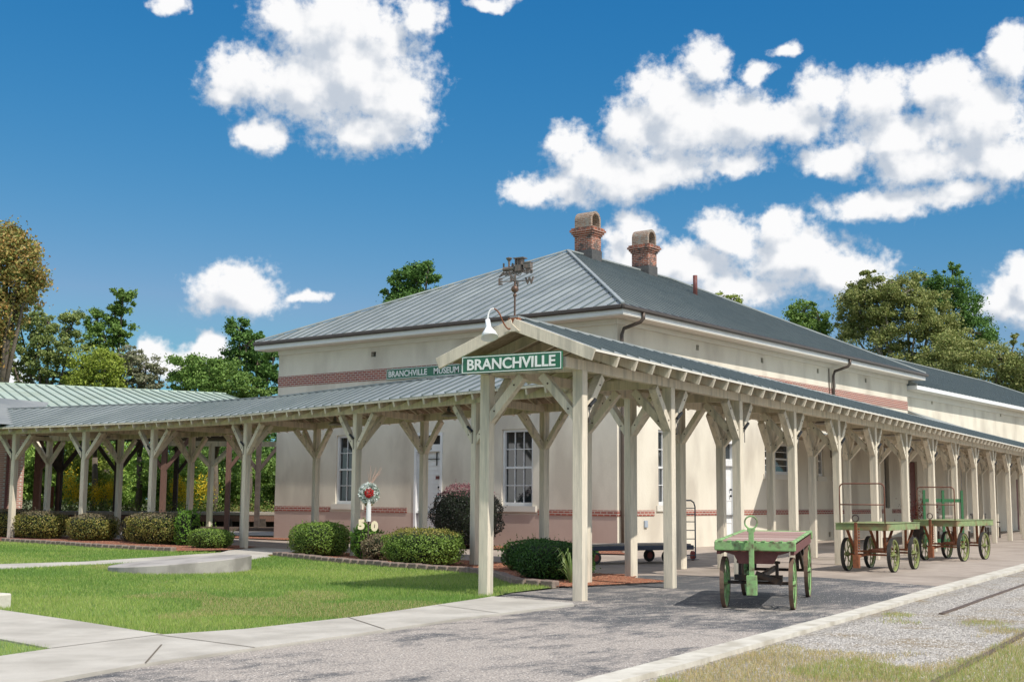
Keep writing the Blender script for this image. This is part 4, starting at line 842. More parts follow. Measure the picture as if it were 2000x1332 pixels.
# hooped carts
def hooped(loc, rz, label, L=2.35, W_=1.05):
    c = thing('baggage_cart', label, 'baggage cart', loc, rz, 'old baggage carts'); D0, DZ = -.42, .97
    m = MB()
    for j in range(7): y = -W_/2+.04+(W_-.08)*(j+.5)/7; m.box((D0+L/2, y, DZ-.01), (L-.06, (W_-.08)/7-.006, .03))
    tl(m, 'deck_boards', reddeck, c)
    m = MB()
    for x in (D0+.02, D0+L-.02): m.box((x, 0, DZ-.075), (.04, W_, .13)); 
    for y in (-W_/2+.02, W_/2-.02): m.box((D0+L/2, y, DZ-.075), (L-.08, .04, .13))
    m.box((D0+L/2, 0, DZ-.0), (L+.03, W_+.03, .012)); tl(m, 'deck_frame', mossg, c, bevel=.012)
    m = MB(); h0 = DZ; x = D0+.09; y = W_/2-.07; pts = [(x, y, h0), (x, y, h0+.70)] + [(x, y-.09*(1-math.cos(a)), h0+.70+.09*math.sin(a)) for a in (.4, .8, 1.2, 1.57)]
    pts += [(x, -q[1], q[2]) for q in reversed(pts)]; m.tube(pts, .014, 8); m.tube([(x, y, h0+.37), (x, -y, h0+.37)], .012, 8); tl(m, 'hoop_rail', rustpipe, c, smooth=True)
    m = MB(); xs = (.12, 1.62)
    for xa in xs:
        m.tube([(xa, -.45, .335), (xa, .45, .335)], .02, 8); m.box((xa, 0, .40), (.10, .7, .04))
        for sg in (-1, 1): m.beam((xa-.25, sg*.38, DZ-.14), (xa, sg*.30, .38), .05, .03, (1, 0, 0)); m.beam((xa+.28, sg*.38, DZ-.14), (xa, sg*.30, .38), .05, .03, (1, 0, 0))
    m.beam((.12, 0, .42), (1.62, 0, .42), .05, .05)
    m.box((D0-.10, .08, .22), (.10, .12, .26)); m.box((D0-.10, .08, .66), (.04, .055, .66)); m.tube([(D0-.06, .08, .3), (.12, .02, .36)], .025, 6)
    for k in range(9): m.lathe([(.0, -.02), (.018, -.01), (.018, .01), (0, .02)], (D0-.06, .03, .42+.055*k), 6)
    tl(m, 'running_gear', rust, c)
    m = MB(); ring(m, (D0-.10, .08, 1.07), .065, .011); tl(m, 'pull_ring', iron, c)
    for xa in xs:
        for sg in (-1, 1): wheel(c, (xa, sg*.47, .335), .335, .075, tyre, olive, 0, 8)
    return c
mossg = mat('mossy_green_paint', (.16, .24, .10), .65, var=(.27, .33, .14), vscale=6, var2=(.22, .15, .07), v2scale=4); rustpipe = mat('brown_pipe', (.24, .10, .06), .6, .2, var=(.15, .06, .04), vscale=12)
hooped((24.85, 10.15, 0), R(5), 'olive-green baggage cart with rusty hoop rail and orange drawbar, middle of the three')
hooped((30.75, 10.70, 0), R(-1), 'olive-green baggage cart with rusty hoop rail, farthest of the three carts', L=2.6)

# low platform truck, hand truck
ft = thing('platform_truck', 'low navy flatbed truck with small red-hubbed wheels behind the posts', 'platform truck', (24.0, 15.0, 0), math.atan2(15.46-16.4, 25.8-22.9))
a_ = Vector((22.7, 16.2, 0)); b_ = Vector((25.6, 14.9, 0)); ft.location = tuple(a_); ft.rotation_euler = (0, 0, math.atan2((b_-a_).y, (b_-a_).x)); LL = (b_-a_).length
m = MB(); m.box((LL/2, 0, .345), (LL, .9, .10)); tl(m, 'frame', navy, ft, bevel=.01); m = MB(); m.box((LL/2, 0, .41), (LL-.1, .8, .035)); tl(m, 'deck', plank, ft)
for x, y in ((.6, -.36), (.6, .36), (2.5, -.36), (2.5, .36)):
    wo = bpy.data.objects.new('wheel', None); COL.objects.link(wo); wo.parent = ft; wo.location = (x, y, .145); My = Matrix.Rotation(R(90), 3, 'X')
    m = MB(); m.lathe([(.07, -.035), (.135, -.035), (.145, 0), (.135, .035), (.07, .035)], (0, 0, 0), 20, M=My); tl(m, 'tyre', tyre, wo); m = MB(); m.lathe([(0, -.037), (.075, -.036), (.075, .036), (0, .037)], (0, 0, 0), 16, M=My); tl(m, 'hub', redb, wo)
    m = MB(); m.box((0, 0, .15), (.12, .08, .12)); tl(m, 'bracket', navy, wo)
ht = thing('hand_truck', 'dark blue metal hand truck standing upright against a canopy post', 'hand truck', (26.3, 15.1, 0), R(0))
a_ = gd(1343, 1094); ht.location = (a_.x, a_.y, 0); ht.rotation_euler = (0, 0, R(-38)); m = MB(); hy = .2
pts = [(hy, 0, .05), (hy, 0, 1.25), (hy-.03, 0, 1.35), (hy-.1, 0, 1.40), (-hy+.1, 0, 1.40), (-hy+.03, 0, 1.35), (-hy, 0, 1.25), (-hy, 0, .05)]; m.tube(pts, .018, 8)
for z in (.12, .30, .50, .70, .90, 1.08, 1.22): m.beam((-hy, 0, z), (hy, 0, z), .03, .02)
m.box((0, -.1, .03), (.42, .22, .012)); tl(m, 'frame', mat('blue_grey_steel', (.07, .09, .12), .5, .3), ht)
for s_ in (-.17, .17):
    m = MB(); m.lathe([(0, -.03), (.06, -.03), (.11, -.025), (.11, .025), (.06, .03), (0, .03)], (s_, .1, .11), 16, M=Matrix.Rotation(R(90), 3, 'Y')); tl(m, 'wheel', redb, ht)
# bench-like green rack + bench + planters by the annex
gt = thing('green_hand_cart', 'upright bright green wooden hand cart leaning behind the farthest baggage cart', 'hand cart', (35.0, 14.4, 0), R(-18)); a_ = gd(1845, 1072); gt.location = (a_.x, a_.y, 0); gt.rotation_euler = (0, 0, R(-50))
m = MB()
for x in (-.58, 0, .58): m.box((x, 0, .88), (.07, .05, 1.76))
for z in (1.45, .75, .25): m.box((0, .012, z), (1.25, .03, .10))
tl(m, 'frame', greend, gt)
def bench(px, py, lab, m_, rz_):
    a_ = gd(px, py); t = thing('bench', lab, 'bench', (a_.x, a_.y, 0), R(rz_)); m = MB()
    for k in range(5): m.box((0, -.05-.1*k, .45), (1.5, .07, .03))
    tl(m, 'seat', m_, t); m = MB()
    for k in range(14): m.beam((-.7+.1*k, .03, .48), (-.64+.1*k, .12, .92), .025, .025)
    m.box((0, .12, .93), (1.5, .04, .07)); tl(m, 'backrest', m_, t)
    for x in (-.68, .68):
        m = MB(); m.box((x, -.45, .22), (.05, .05, .44)); m.box((x, .02, .22), (.05, .05, .44)); m.box((x, -.2, .62), (.05, .55, .04)); tl(m, 'leg', iron, t)
bench(1852, 1062, 'dark slatted bench under the canopy beyond the green hand cart', plank, -5)
bench(1918, 1050, 'small bench standing in front of the annex window', mat('grey_bench', (.2, .18, .16), .8), -5)
def planter(px, py, lab, leaf, h=.55, r=.28, zt=.5):
    a_ = gd(px, py); t = thing('planter', lab, 'planter', (a_.x, a_.y, 0)); m = MB(); m.lathe([(0, 0), (r*.75, 0), (r, zt), (r*.9, zt), (r*.85, zt-.05), (0, zt-.05)], (0, 0, 0), 16); tl(m, 'pot', darkwood, t)
    C = rng.normal(size=(900, 3))*np.array([r*.8, r*.8, h*.36])+np.array([0, 0, zt+h*.45]); V, F = leafgeo(C, .06); rawmesh('foliage', V, F, leaf, t, world=False)
redleaf = leafmat('dark_red_flowers', [(.25, .03, .02), (.40, .06, .03), (.12, .02, .02), (.10, .08, .03)])
planter(1803, 1060, 'dark tub of red-leaved flowers by the annex door', redleaf, h=.8, r=.38, zt=.7)

# ================================================================ MEMORIAL WREATH AND NUMERALS
a_ = gd(718, 1098); wt = thing('wreath_stand', 'white post carrying a round wreath of white flowers with a red centre', 'wreath', (a_.x, a_.y, 0)); fd = Vector((-a_.x, -a_.y, 0)).normalized(); sd = fd.cross(tv)
dpt = (a_-Vector((0, 0, 1.4))).dot(fw); z_ = lambda py: gdz(a_, py)
def gdz(P, py):
    lo, hi = -2, 12
    for _ in range(40):
        mid = (lo+hi)/2; q = Vector((P.x, P.y, mid))-Vector((0, 0, HC)); yy = 666-FPX*q.dot(up)/q.dot(fw)
        if yy > py: lo = mid
        else: hi = mid
    return lo
zp0, zp1, zw = gdz(a_, 1018), gdz(a_, 990), gdz(a_, 963)
m = MB(); m.tube([(a_.x, a_.y, 0), (a_.x, a_.y, zw)], .018, 6); m.build('stem', darkwood, wt); m = MB(); m.tube([(a_.x, a_.y, zp0), (a_.x, a_.y, zw-.1)], .055, 12); m.build('white_post', white, wt)
def puff(c, r, n, size, m_, name, squash=.35):
    C = rng.normal(size=(n, 3)); C /= np.linalg.norm(C, axis=1)[:, None]; C *= (r*rng.uniform(.5, 1, n)**.5)[:, None]; f = np.array(fd); C -= np.outer(C@f, f)*(1-squash); C += np.array(c); V, F = leafgeo(C, size, .8); return rawmesh(name, V, F, m_, wt)
cw = Vector((a_.x, a_.y, zw))
puff(cw, .24, 1100, .06, leafmat('white_petals', [(.75, .77, .74), (.55, .62, .55), (.8, .8, .8), (.25, .40, .28)]), 'white_flowers'); puff(cw+fd*.07, .11, 420, .03, leafmat('red_petals', [(.62, .02, .02), (.75, .04, .04), (.45, .01, .02)]), 'red_flowers', .5)
puff(cw-tv*.22, .09, 160, .05, leafmat('ochre_ribbon', [(.35, .30, .05), (.15, .16, .04), (.4, .2, .05)]), 'ribbon')
m = MB()
for k in range(11):
    an = random.uniform(-1.1, 1.1); p = cw+tv*.12; q = p+sd*math.sin(an)*.2+tv*.25; m.tube([p, q, q+sd*math.sin(an*1.5)*.1+tv*random.uniform(.05, .25)], .0035, 4)
m.build('twigs', mat('dry_twig', (.50, .33, .26), .9), wt)
gold = mat('pale_wood_letter', (.80, .70, .48), .6)
for s_, px, py, sz in (('5', 704, 1024, .27), ('0', 730, 1027, .27)):
    P = gd(px, 1098); zc = gdz(P, py); t = thing('house_numeral', 'pale wooden numeral '+{'5': 'five', '0': 'zero'}[s_]+' on a thin stake, '+{'5': 'left', '0': 'right'}[s_]+' of the wreath post', 'numeral', (P.x, P.y, 0)); text_mesh(s_, sz*1.0, .012, .02, gold, 'numeral', t, (P.x, P.y, zc), tuple(-sd) if False else tuple(fd.cross(tv)*-1), (0, 0, 1))
    m = MB(); m.tube([(P.x, P.y, 0), (P.x, P.y, zc-.1)], .008, 5); m.build('stake', iron, t)

# ================================================================ SHRUBS
box1 = leafmat('boxwood_leaves', [(0.088, 0.150, 0.024), (0.175, 0.285, 0.048), (0.280, 0.405, 0.080), (0.123, 0.195, 0.032)], .5)
box2 = leafmat('olive_boxwood_leaves', [(0.105, 0.135, 0.024), (0.228, 0.240, 0.048), (0.420, 0.330, 0.096), (0.140, 0.180, 0.032)], .5)
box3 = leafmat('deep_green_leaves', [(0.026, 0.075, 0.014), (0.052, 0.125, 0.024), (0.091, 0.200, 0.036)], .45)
bright = leafmat('bright_green_leaves', [(.12, .26, .03), (.20, .36, .05), (.10, .2, .03)])
drym = leafmat('dry_brownish_leaves', [(.20, .15, .09), (.28, .22, .14), (.10, .12, .04)])
purple = leafmat('purple_black_leaves', [(.015, .02, .015), (.03, .025, .025), (.02, .035, .02)], .5)
purplet = leafmat('dusky_pink_tips', [(.25, .10, .12), (.36, .18, .19), (.16, .07, .08)], .6)
corem = mat('shrub_inside', (.012, .02, .006), 1)  # near-black solid core inside the leaf shell
def bush(c, rx, ry, h, lm, label, n=7000, size=.045, rz=0, name='boxwood_shrub', group=None, topm=None, lump=.10, power=3.2, cat='shrub'):
    t = thing(name, label, cat, (c[0], c[1], 0), rz, group)
    d = rng.normal(size=(n, 3)); d /= np.linalg.norm(d, axis=1)[:, None]
    k = (np.abs(d)**power).sum(1)**(-1/power); p = d*k[:, None]                       # superellipsoid shell
    ph = rng.uniform(0, 6.28, 9); lumpv = sum(np.sin(p@(rng.normal(size=3)*4)+ph[i]) for i in range(5))/5
    rr = (1+lump*lumpv)*(1-np.abs(rng.normal(size=n))*.06+ (rng.random(n) < .05)*rng.uniform(0, .16, n)); P = p*rr[:, None]*np.array([rx, ry, h/2]) + np.array([0, 0, h/2+.02])
    si = rng.choice(n, 34); si = si[d[si, 2] > -.1]; tt = np.linspace(.02, 1, 7); ln = rng.uniform(.05, .15, len(si))
    sh_ = P[si][:, None, :] + (d[si]*.6+np.array([0, 0, .7])+rng.normal(size=(len(si), 3))*.25)[:, None, :]*(ln[:, None, None]*tt[None, :, None]) + rng.normal(size=(len(si), 7, 3))*.006
    P = np.concatenate([P, sh_.reshape(-1, 3)]); d = np.concatenate([d, np.repeat(d[si], 7, 0)])
    ok = P[:, 2] > .03; P = P[ok]; d = d[ok]
    if topm is not None:
        top = P[:, 2] > h*(.80+.12*rng.random(len(P))); V, F = leafgeo(P[~top], size*rng.uniform(.7, 1.3, (~top).sum()), .62, bias=d[~top]*1.1); rawmesh('foliage', V, F, lm, t, world=False)
        V, F = leafgeo(P[top], size*rng.uniform(.6, 1.2, top.sum()), .6, bias=d[top]*1.1); rawmesh('new_growth', V, F, topm, t, world=False)
    else:
        V, F = leafgeo(P, size*rng.uniform(.7, 1.3, len(P)), .62, bias=d*1.1); rawmesh('foliage', V, F, lm, t, world=False)
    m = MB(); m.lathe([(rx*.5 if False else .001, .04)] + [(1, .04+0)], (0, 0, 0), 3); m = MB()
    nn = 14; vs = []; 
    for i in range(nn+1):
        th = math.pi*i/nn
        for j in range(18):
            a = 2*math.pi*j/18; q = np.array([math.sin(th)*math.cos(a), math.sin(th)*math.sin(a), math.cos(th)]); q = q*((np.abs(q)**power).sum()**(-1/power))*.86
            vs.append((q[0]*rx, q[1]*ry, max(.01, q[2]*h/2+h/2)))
    m.add(vs, [(i*18+j, i*18+(j+1) % 18, (i+1)*18+(j+1) % 18, (i+1)*18+j) for i in range(nn) for j in range(18)]); tl(m, 'dark_core', corem, t)
    return t
GB = 'clipped shrubs along the canopies'
ldir = math.atan2(27.2-17.08, 23.09-20.75)
bush((23.6, 39.6), 1.0, .62, .95, box2, 'clipped olive-green shrub farthest left in the far bed, cut by the picture edge', 5000, .055, R(95), group=GB, topm=drym)
bush((23.45, 37.6), .95, .62, .90, box2, 'clipped olive-green shrub, second from the left in the far bed', 6000, .055, R(95), group=GB, topm=drym)
bush((23.45, 34.8), .88, .6, .82, box2, 'clipped shrub with dark green face in front of a canopy post, third from the left', 6000, .052, R(95), group=GB, topm=drym)
bush((23.9, 33.3), .35, .4, .72, drym, 'thin brownish shrub squeezed between two clipped ones in the far bed', 1800, .05, R(92), 'sparse_shrub')
bush((23.35, 31.2), 1.22, .7, .92, box2, 'widest clipped shrub of the far bed, beside a bright leafy sprig', 8500, .052, R(92), group=GB, topm=drym)
bush((23.0, 29.55), .3, .35, 1.0, bright, 'bright green leafy sprig growing at the right side of the widest shrub', 1100, .07, 0, 'leafy_plant')
bush((22.4, 27.75), .62, .48, .52, box1, 'small low clipped shrub beside the path end of the far bed', 4500, .045, R(88), group=GB)
bush((21.35, 22.4), .72, .62, .80, box1, 'round bright green clipped shrub at the path end of the near bed', 9000, .045, R(80), group=GB)
bush((20.75, 20.25), .34, .34, .82, bright, 'loose bright green shrub below the pale numerals', 2300, .06, 0, 'leafy_shrub', lump=.2, power=2.2)
bush((20.45, 19.55), .42, .36, .62, drym, 'wispy greyish-brown shrub between the numerals and a clipped shrub', 2600, .045, 0, 'sparse_shrub', lump=.2, power=2.2)
bush((19.85, 17.75), .92, .66, .76, box1, 'large clipped shrub with bronze top left of the gable posts', 10500, .043, R(77), group=GB, topm=box2)
bush((27.9, 23.3), 1.02, .95, 1.78, purple, 'tall dark purple-leaved shrub with pink tips near the station door', 11000, .055, R(90), 'purple_shrub', topm=purplet, lump=.14, power=2.3)
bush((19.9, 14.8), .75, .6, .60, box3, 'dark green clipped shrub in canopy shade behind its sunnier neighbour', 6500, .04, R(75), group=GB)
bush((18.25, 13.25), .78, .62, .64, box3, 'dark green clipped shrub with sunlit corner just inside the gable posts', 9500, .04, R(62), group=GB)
gp = thing('strap_leaf_plant', 'small plant with arching strap leaves beside the front gable post', 'plant', (17.4, 12.25, 0)); m = MB()
for k in range(46):
    a = random.uniform(0, 6.28); r = random.uniform(.18, .42); h = random.uniform(.25, .62); p = [Vector((math.cos(a)*r*t, math.sin(a)*r*t, h*math.sin(t*2.1)/1.0)) for t in (.02, .35, .7, 1)]
    for i in range(3):
        w = .009*(3-i)/2+.003; sdv = Vector((-math.sin(a), math.cos(a), 0))*w; sd2 = Vector((-math.sin(a), math.cos(a), 0))*(.009*(2-i)/2+.002); m.quad(p[i]-sdv, p[i]+sdv, p[i+1]+sd2, p[i+1]-sd2)
tl(m, 'leaves', leafmat('variegated_strap_leaf', [(.22, .34, .08), (.40, .48, .22), (.15, .26, .05)]), gp)

# ================================================================ SHED, PLATFORM AND TRACK BEHIND
sh_ = thing('freight_shed', 'brick shed with pale green metal roof and old brown posts beyond the canopy', 'shed', tuple(gd(20, 1010)))
rA, rB = at(0, 750, 59), at(440, 770, 64); rA.z = rB.z = 6.6; dr2 = (rB-rA).normalized(); rA = rA-dr2*16; pp = Vector((dr2.y, -dr2.x, 0)); pp = pp if pp.dot(fw) < 0 else -pp
q = at(40, 797, 48.2); wv_ = (Vector((q.x, q.y, 0))-Vector((rA.x, rA.y, 0))).dot(pp); eA, eB = rA+pp*wv_, rB+pp*wv_; eA.z = eB.z = 4.75; bk = (rA-eA)
m = MB(); nrm = (eB-eA).cross(rA-eA).normalized(); nrm = nrm if nrm.z > 0 else -nrm
m.quad(eA, eB, rB, rA); fA, fB = rA-pp*3, rB-pp*3; fA.z = fB.z = 6.1; m.quad(rA, rB, fB, fA)
m.beam(rA, rB, .3, .08); rgn = m.build('roof', greenroof, sh_); m = MB(); k = 60
for j in range(k): t_ = (j+.5)/k; m.beam(eA.lerp(eB, t_)+nrm*.03, rA.lerp(rB, t_)+nrm*.03, .035, .05, nrm)
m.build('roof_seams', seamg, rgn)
m = MB(); m.beam(eA-tv*.15, eB-tv*.15, .06, .3); m.build('fascia', darkwood, sh_)
m = MB(); g = at(60, 850, 51); g.z = 3.95; e2 = at(480, 850, 56); e2.z = 3.95; bkv = Vector((bk.x, bk.y, 0)); m.quad(g, e2, e2+bkv*.5, g+bkv*.5); m.quad(g, e2, e2+tv*.75, g+tv*.75); m.build('ceiling', darkwood, sh_)
bwA, bwB = at(-260, 900, 47), at(48, 900, 49); bwB.z = bwA.z = 0; dv = Vector((fw.x, fw.y, 0)).normalized()*6
m = MB(); rv2 = at(48, 900, 49)-at(48, 900, 43); rv2.z = 0; m.prism([bwA, bwB, bwB+rv2, bwA+rv2+Vector((-2, 0, 0))], (0, 0, 4.0)); m.build('wall', brickw, sh_)
m = MB(); p = bwA.lerp(bwB, .895)-Vector((fw.x, fw.y, 0))*.06; m.tube([p, p+tv*3.9], .05, 8); m.build('downspout', maroon, sh_)
m = MB(); q0, q1 = at(-100, 800, 45), at(95, 800, 49); q0.z = q1.z = 5.0; q2, q3 = at(-100, 826, 40), at(60, 826, 42); q2.z = q3.z = 3.72
m.quad(q2, q3, q1, q0); m.build('lean_to_roof', mat('grey_metal_sheet', (.26, .27, .26), .55, .2, var=(.32, .325, .31), vscale=.7, var2=(.22, .23, .23)), sh_)
def oldpost(px, d, wpx, m_, zt=3.95, z0=0.0, brs=(1,)):
    p = at(px, 900, d); w = wpx*d/FPX; b = MB(); b.box((p.x, p.y, (z0+zt)/2), (w, w, zt-z0), rz=YAW); o = b.build('post', m_, sh_)
    for s_ in brs:
        b = MB(); a0 = Vector((p.x, p.y, zt-1.5)); b.beam(a0, a0+rt0*s_*1.1+tv*1.45, w*.7, w*.7, (rt0.x*s_, rt0.y*s_, 1)); b.build('brace', m_, o)
oldpost(76, 52, 12, brownpost, brs=(1,)); oldpost(118, 57, 10, darkwood, brs=(-1, -.6, 1)); oldpost(230, 57, 9, darkwood, brs=(-1, 1)); oldpost(321, 52, 10, brownpost, brs=(-1, 1)); oldpost(345, 60, 8, darkwood); oldpost(447, 48, 9, brownpost, brs=(1,)); oldpost(505, 52, 9, darkwood, brs=(-1, 1))
pf = thing('old_platform', 'weathered timber loading platform on dark piers behind the canopy', 'platform', tuple(gd(300, 1030)))
pa, pb_ = at(45, 1000, 54), at(720, 1000, 59); pa.z = pb_.z = .72; m = MB(); m.slab([pa, pb_, pb_+dv*.6, pa+dv*.6], .12); m.build('deck', plank, pf)
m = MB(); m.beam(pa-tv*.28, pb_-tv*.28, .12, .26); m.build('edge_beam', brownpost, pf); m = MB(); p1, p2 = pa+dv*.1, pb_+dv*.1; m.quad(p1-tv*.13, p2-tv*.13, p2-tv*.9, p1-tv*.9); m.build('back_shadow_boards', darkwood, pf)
m = MB()
for k in range(20): p = pa.lerp(pb_, (k+.5)/20); m.box((p.x, p.y, .18), (.28, .28, .5), rz=YAW)
m.build('piers', darkwood, pf)
for k, py, d in ((0, 1033, 51), (1, 1037, 49.4)):
    a_, c_ = at(-150, 990, d), at(760, 990, d+1); a_.z = c_.z = .13; m = MB(); m.beam(a_, c_, .07, .14); tag(m.build('rail', steelrail), ('farther' if k == 0 else 'nearer')+' rail of the track behind the canopy', 'rail', 'rails of the back track')
p = at(98, 960, 55); m = MB(); m.box((p.x, p.y, 1.35), (.45, .3, .9), rz=YAW+.3); rb = thing('rusty_cabinet', 'small rusty red-brown cabinet with pole among the weeds at far left', 'cabinet', (p.x, p.y, .9)); m.build('box', rust, rb); m = MB(); m.tube([(p.x+.2, p.y-.3, .6), (p.x+.2, p.y-.3, 2.4)], .06, 8); m.build('pole', brownpost, rb)
m = MB()
# ================================================================ TREES
L_olive = leafmat('olive_leaves', [(0.125, 0.182, 0.046), (0.225, 0.286, 0.078), (0.375, 0.416, 0.156), (0.175, 0.247, 0.065)])
L_dark = leafmat('dark_tree_leaves', [(0.047, 0.111, 0.023), (0.101, 0.208, 0.046), (0.189, 0.325, 0.078), (0.068, 0.143, 0.029)])
L_mid = leafmat('mid_green_leaves', [(0.081, 0.156, 0.031), (0.163, 0.276, 0.054), (0.263, 0.384, 0.096), (0.112, 0.192, 0.040)])
L_lush = leafmat('lush_green_leaves', [(.15, .27, .04), (.27, .43, .08), (.38, .52, .12), (.18, .30, .055)])
L_yel = leafmat('yellow_green_leaves', [(.18, .25, .03), (.31, .38, .05), (.40, .46, .08), (.15, .20, .04)])
L_rust = leafmat('rust_and_olive_leaves', [(0.138, 0.182, 0.036), (0.483, 0.260, 0.084), (0.345, 0.338, 0.096), (0.103, 0.156, 0.036), (0.632, 0.416, 0.168)])
L_grey = leafmat('grey_green_leaves', [(.20, .22, .12), (.33, .32, .21), (.15, .18, .07), (.42, .38, .28)])
L_bronze = leafmat('bronze_olive_leaves', [(0.149, 0.196, 0.049), (0.257, 0.294, 0.084), (0.419, 0.406, 0.154), (0.189, 0.252, 0.063)])
def tree(name, label, blobs, depth, lm, n, leaf, trunk=None, bark=trunkm, group=None, spread=.30, fill=.55, dvar=.6, limbs=True, cat='tree', clumpk=26):
    """blobs (px, py, rx, ry) in survey pixels at a given depth"""
    s = depth/FPX; B = []
    for i, (x, y, rx, ry) in enumerate(blobs):
        B.append((at(x, y, depth+random.uniform(-1, 1)*dvar*rx*s*1.2), rx*s, ry*s))
    bx = trunk[0] if trunk else sum(b[0] for b in blobs)/len(blobs)
    base = at(bx, 900, depth); base.z = 0; t = thing(name, label, cat, tuple(base), 0, group)
    area = sum(b[1]*b[2] for b in B); Cs = []; limbends = []
    for c, rx, ry in B:
        k = max(5, int(clumpk*(rx*ry/area)*len(B))); nn = max(60, int(2.7*n*rx*ry/area)); 
        cd = rng.normal(size=(k, 3)); cd /= np.linalg.norm(cd, axis=1)[:, None]; cr = rng.uniform(fill, 1.0, k)
        cc = cd*cr[:, None]; sizes = rng.uniform(.35, 1.0, k)**1.5*spread*1.25
        idx = rng.integers(0, k, nn); q = rng.normal(size=(nn, 3)); q *= .62; ln_ = np.linalg.norm(q, axis=1); q *= (np.minimum(ln_, 1.15)/ln_)[:, None]; fl_ = rng.random(nn) < .16; sizes_ = sizes[idx]*np.where(fl_, 1.7, 1.0)
        P = cc[idx] + q*sizes_[:, None]*np.array([1, 1, .72]); P *= np.array([rx, rx, ry]); Cs.append(P+np.array(c)); limbends += [Vector(c)+Vector(cc[i]*np.array([rx, rx, ry]))*.9 for i in range(0, k, 3)]
    C = np.concatenate(Cs); C = C[C[:, 2] > .2]; V, F = leafgeo(C, leaf*.74*rng.uniform(.6, 1.35, len(C)), .6, bias=np.array([0, 0, .6])); rawmesh('crown', V, F, lm, t)
    b = MB(); ctr = sum((c for c, _, _ in B), Vector())/len(B); top = max(c.z for c, _, _ in B); r0 = .014*top+.05
    fork = Vector((base.x, base.y, max(1.0, ctr.z*.45))); b.tube([base, base.lerp(fork, .5)+Vector((.1, 0, 0)), fork], [r0*1.2, r0, r0*.85], 10)
    if limbs:
        for c, rx, ry in B: b.tube([fork, fork.lerp(c, .5)+Vector((random.uniform(-.3, .3), random.uniform(-.3, .3), .2)), c], [r0*.6, r0*.4, r0*.18], 7)
        for e in limbends[:60]:
            c = min(B, key=lambda q: (q[0]-e).length)[0]; b.tube([c, c.lerp(e, .5)+Vector((0, 0, .1)), e], [r0*.2, r0*.12, .015], 5)
    b.build('trunk', bark, t, smooth=True); return t
GT = 'trees beyond the station'
tree('broadleaf_tree', 'rust-tinged tree cut by the left picture edge', [(15, 480, 42, 42), (45, 510, 42, 50), (20, 560, 60, 46), (-20, 500, 50, 60), (55, 545, 30, 42), (30, 610, 26, 26), (-30, 590, 50, 60), (5, 650, 30, 40), (-25, 690, 40, 50)], 62, L_rust, 13000, .21, (-8,), group=GT, spread=.42)
tree('broadleaf_tree', 'airy olive-green tree left of the tall slim one', [(40, 640, 42, 40), (95, 630, 40, 34), (140, 640, 34, 36), (20, 690, 40, 34), (75, 690, 40, 46), (130, 690, 40, 40), (60, 735, 50, 30), (120, 735, 46, 26)], 70, L_olive, 9500, .21, (85,), group=GT, spread=.24, fill=.4)
tree('slim_tree', 'tall slim tree leaning right above the others at left', [(240, 585, 28, 28), (225, 615, 34, 28), (190, 625, 26, 26), (205, 660, 40, 36), (235, 650, 26, 30), (210, 705, 40, 30)], 72, L_mid, 6500, .21, (205,), group=GT, spread=.26, fill=.4)
tree('bushy_tree', 'yellow-green bushy tree just above the pale green roof', [(165, 725, 34, 34), (205, 715, 34, 34), (190, 750, 50, 30), (225, 740, 20, 26), (140, 755, 30, 20)], 66, L_yel, 6500, .18, (185,), group=GT, spread=.38, fill=.5)
tree('sparse_tree', 'sparse grey-green tree above the green roof, right of the yellow one', [(255, 700, 36, 30), (285, 720, 36, 30), (270, 750, 46, 24), (310, 748, 26, 16), (240, 745, 24, 24)], 68, L_grey, 4800, .17, (272,), group=GT, spread=.22, fill=.35)
tree('broadleaf_tree', 'broad dark green tree between the sparse tree and the station', [(370, 715, 34, 26), (400, 730, 46, 40), (440, 740, 46, 36), (480, 755, 44, 26), (350, 745, 26, 26)], 66, L_mid, 9500, .19, (420,), group=GT, spread=.34)
tree('slim_tree', 'dark green pointed tree beside the left end of the station roof', [(468, 640, 24, 26), (480, 675, 34, 30), (500, 660, 20, 20), (470, 710, 40, 30), (510, 715, 34, 34), (525, 745, 34, 26), (535, 700, 16, 22)], 70, L_dark, 8800, .2, (485,), group=GT, spread=.32)
tree('broadleaf_tree', 'dark tree top showing above the hip of the main roof', [(775, 560, 32, 30), (815, 545, 38, 34), (835, 535, 24, 24), (760, 575, 18, 18), (800, 600, 50, 40), (850, 590, 20, 30)], 82, L_dark, 6500, .23, (805,), group=GT, spread=.34)
tree('broadleaf_tree', 'small round tree left of the big pale-limbed one', [(1570, 612, 32, 26), (1600, 620, 24, 26), (1550, 620, 22, 18), (1585, 650, 44, 30)], 95, L_mid, 4200, .24, (1580,), group=GT, spread=.34)
tree('broadleaf_tree', 'big olive tree with pale limbs above the far roof', [(1670, 590, 44, 46), (1720, 565, 46, 42), (1770, 570, 50, 44), (1660, 640, 40, 40), (1720, 640, 60, 50), (1790, 630, 56, 50), (1750, 700, 70, 40), (1820, 600, 40, 50), (1700, 540, 26, 20), (1840, 660, 50, 50), (1650, 690, 50, 40), (1700, 600, 60, 50)], 92, L_bronze, 30000, .23, (1775,), palebark, group=GT, spread=.25, fill=.35, clumpk=34)
tree('broadleaf_tree', 'dark green tree behind the right side of the big olive one', [(1815, 550, 30, 34), (1850, 570, 40, 40), (1880, 610, 40, 44), (1900, 650, 44, 34), (1930, 650, 24, 26), (1860, 530, 20, 18)], 100, L_dark, 8500, .25, (1870,), group=GT, spread=.32)
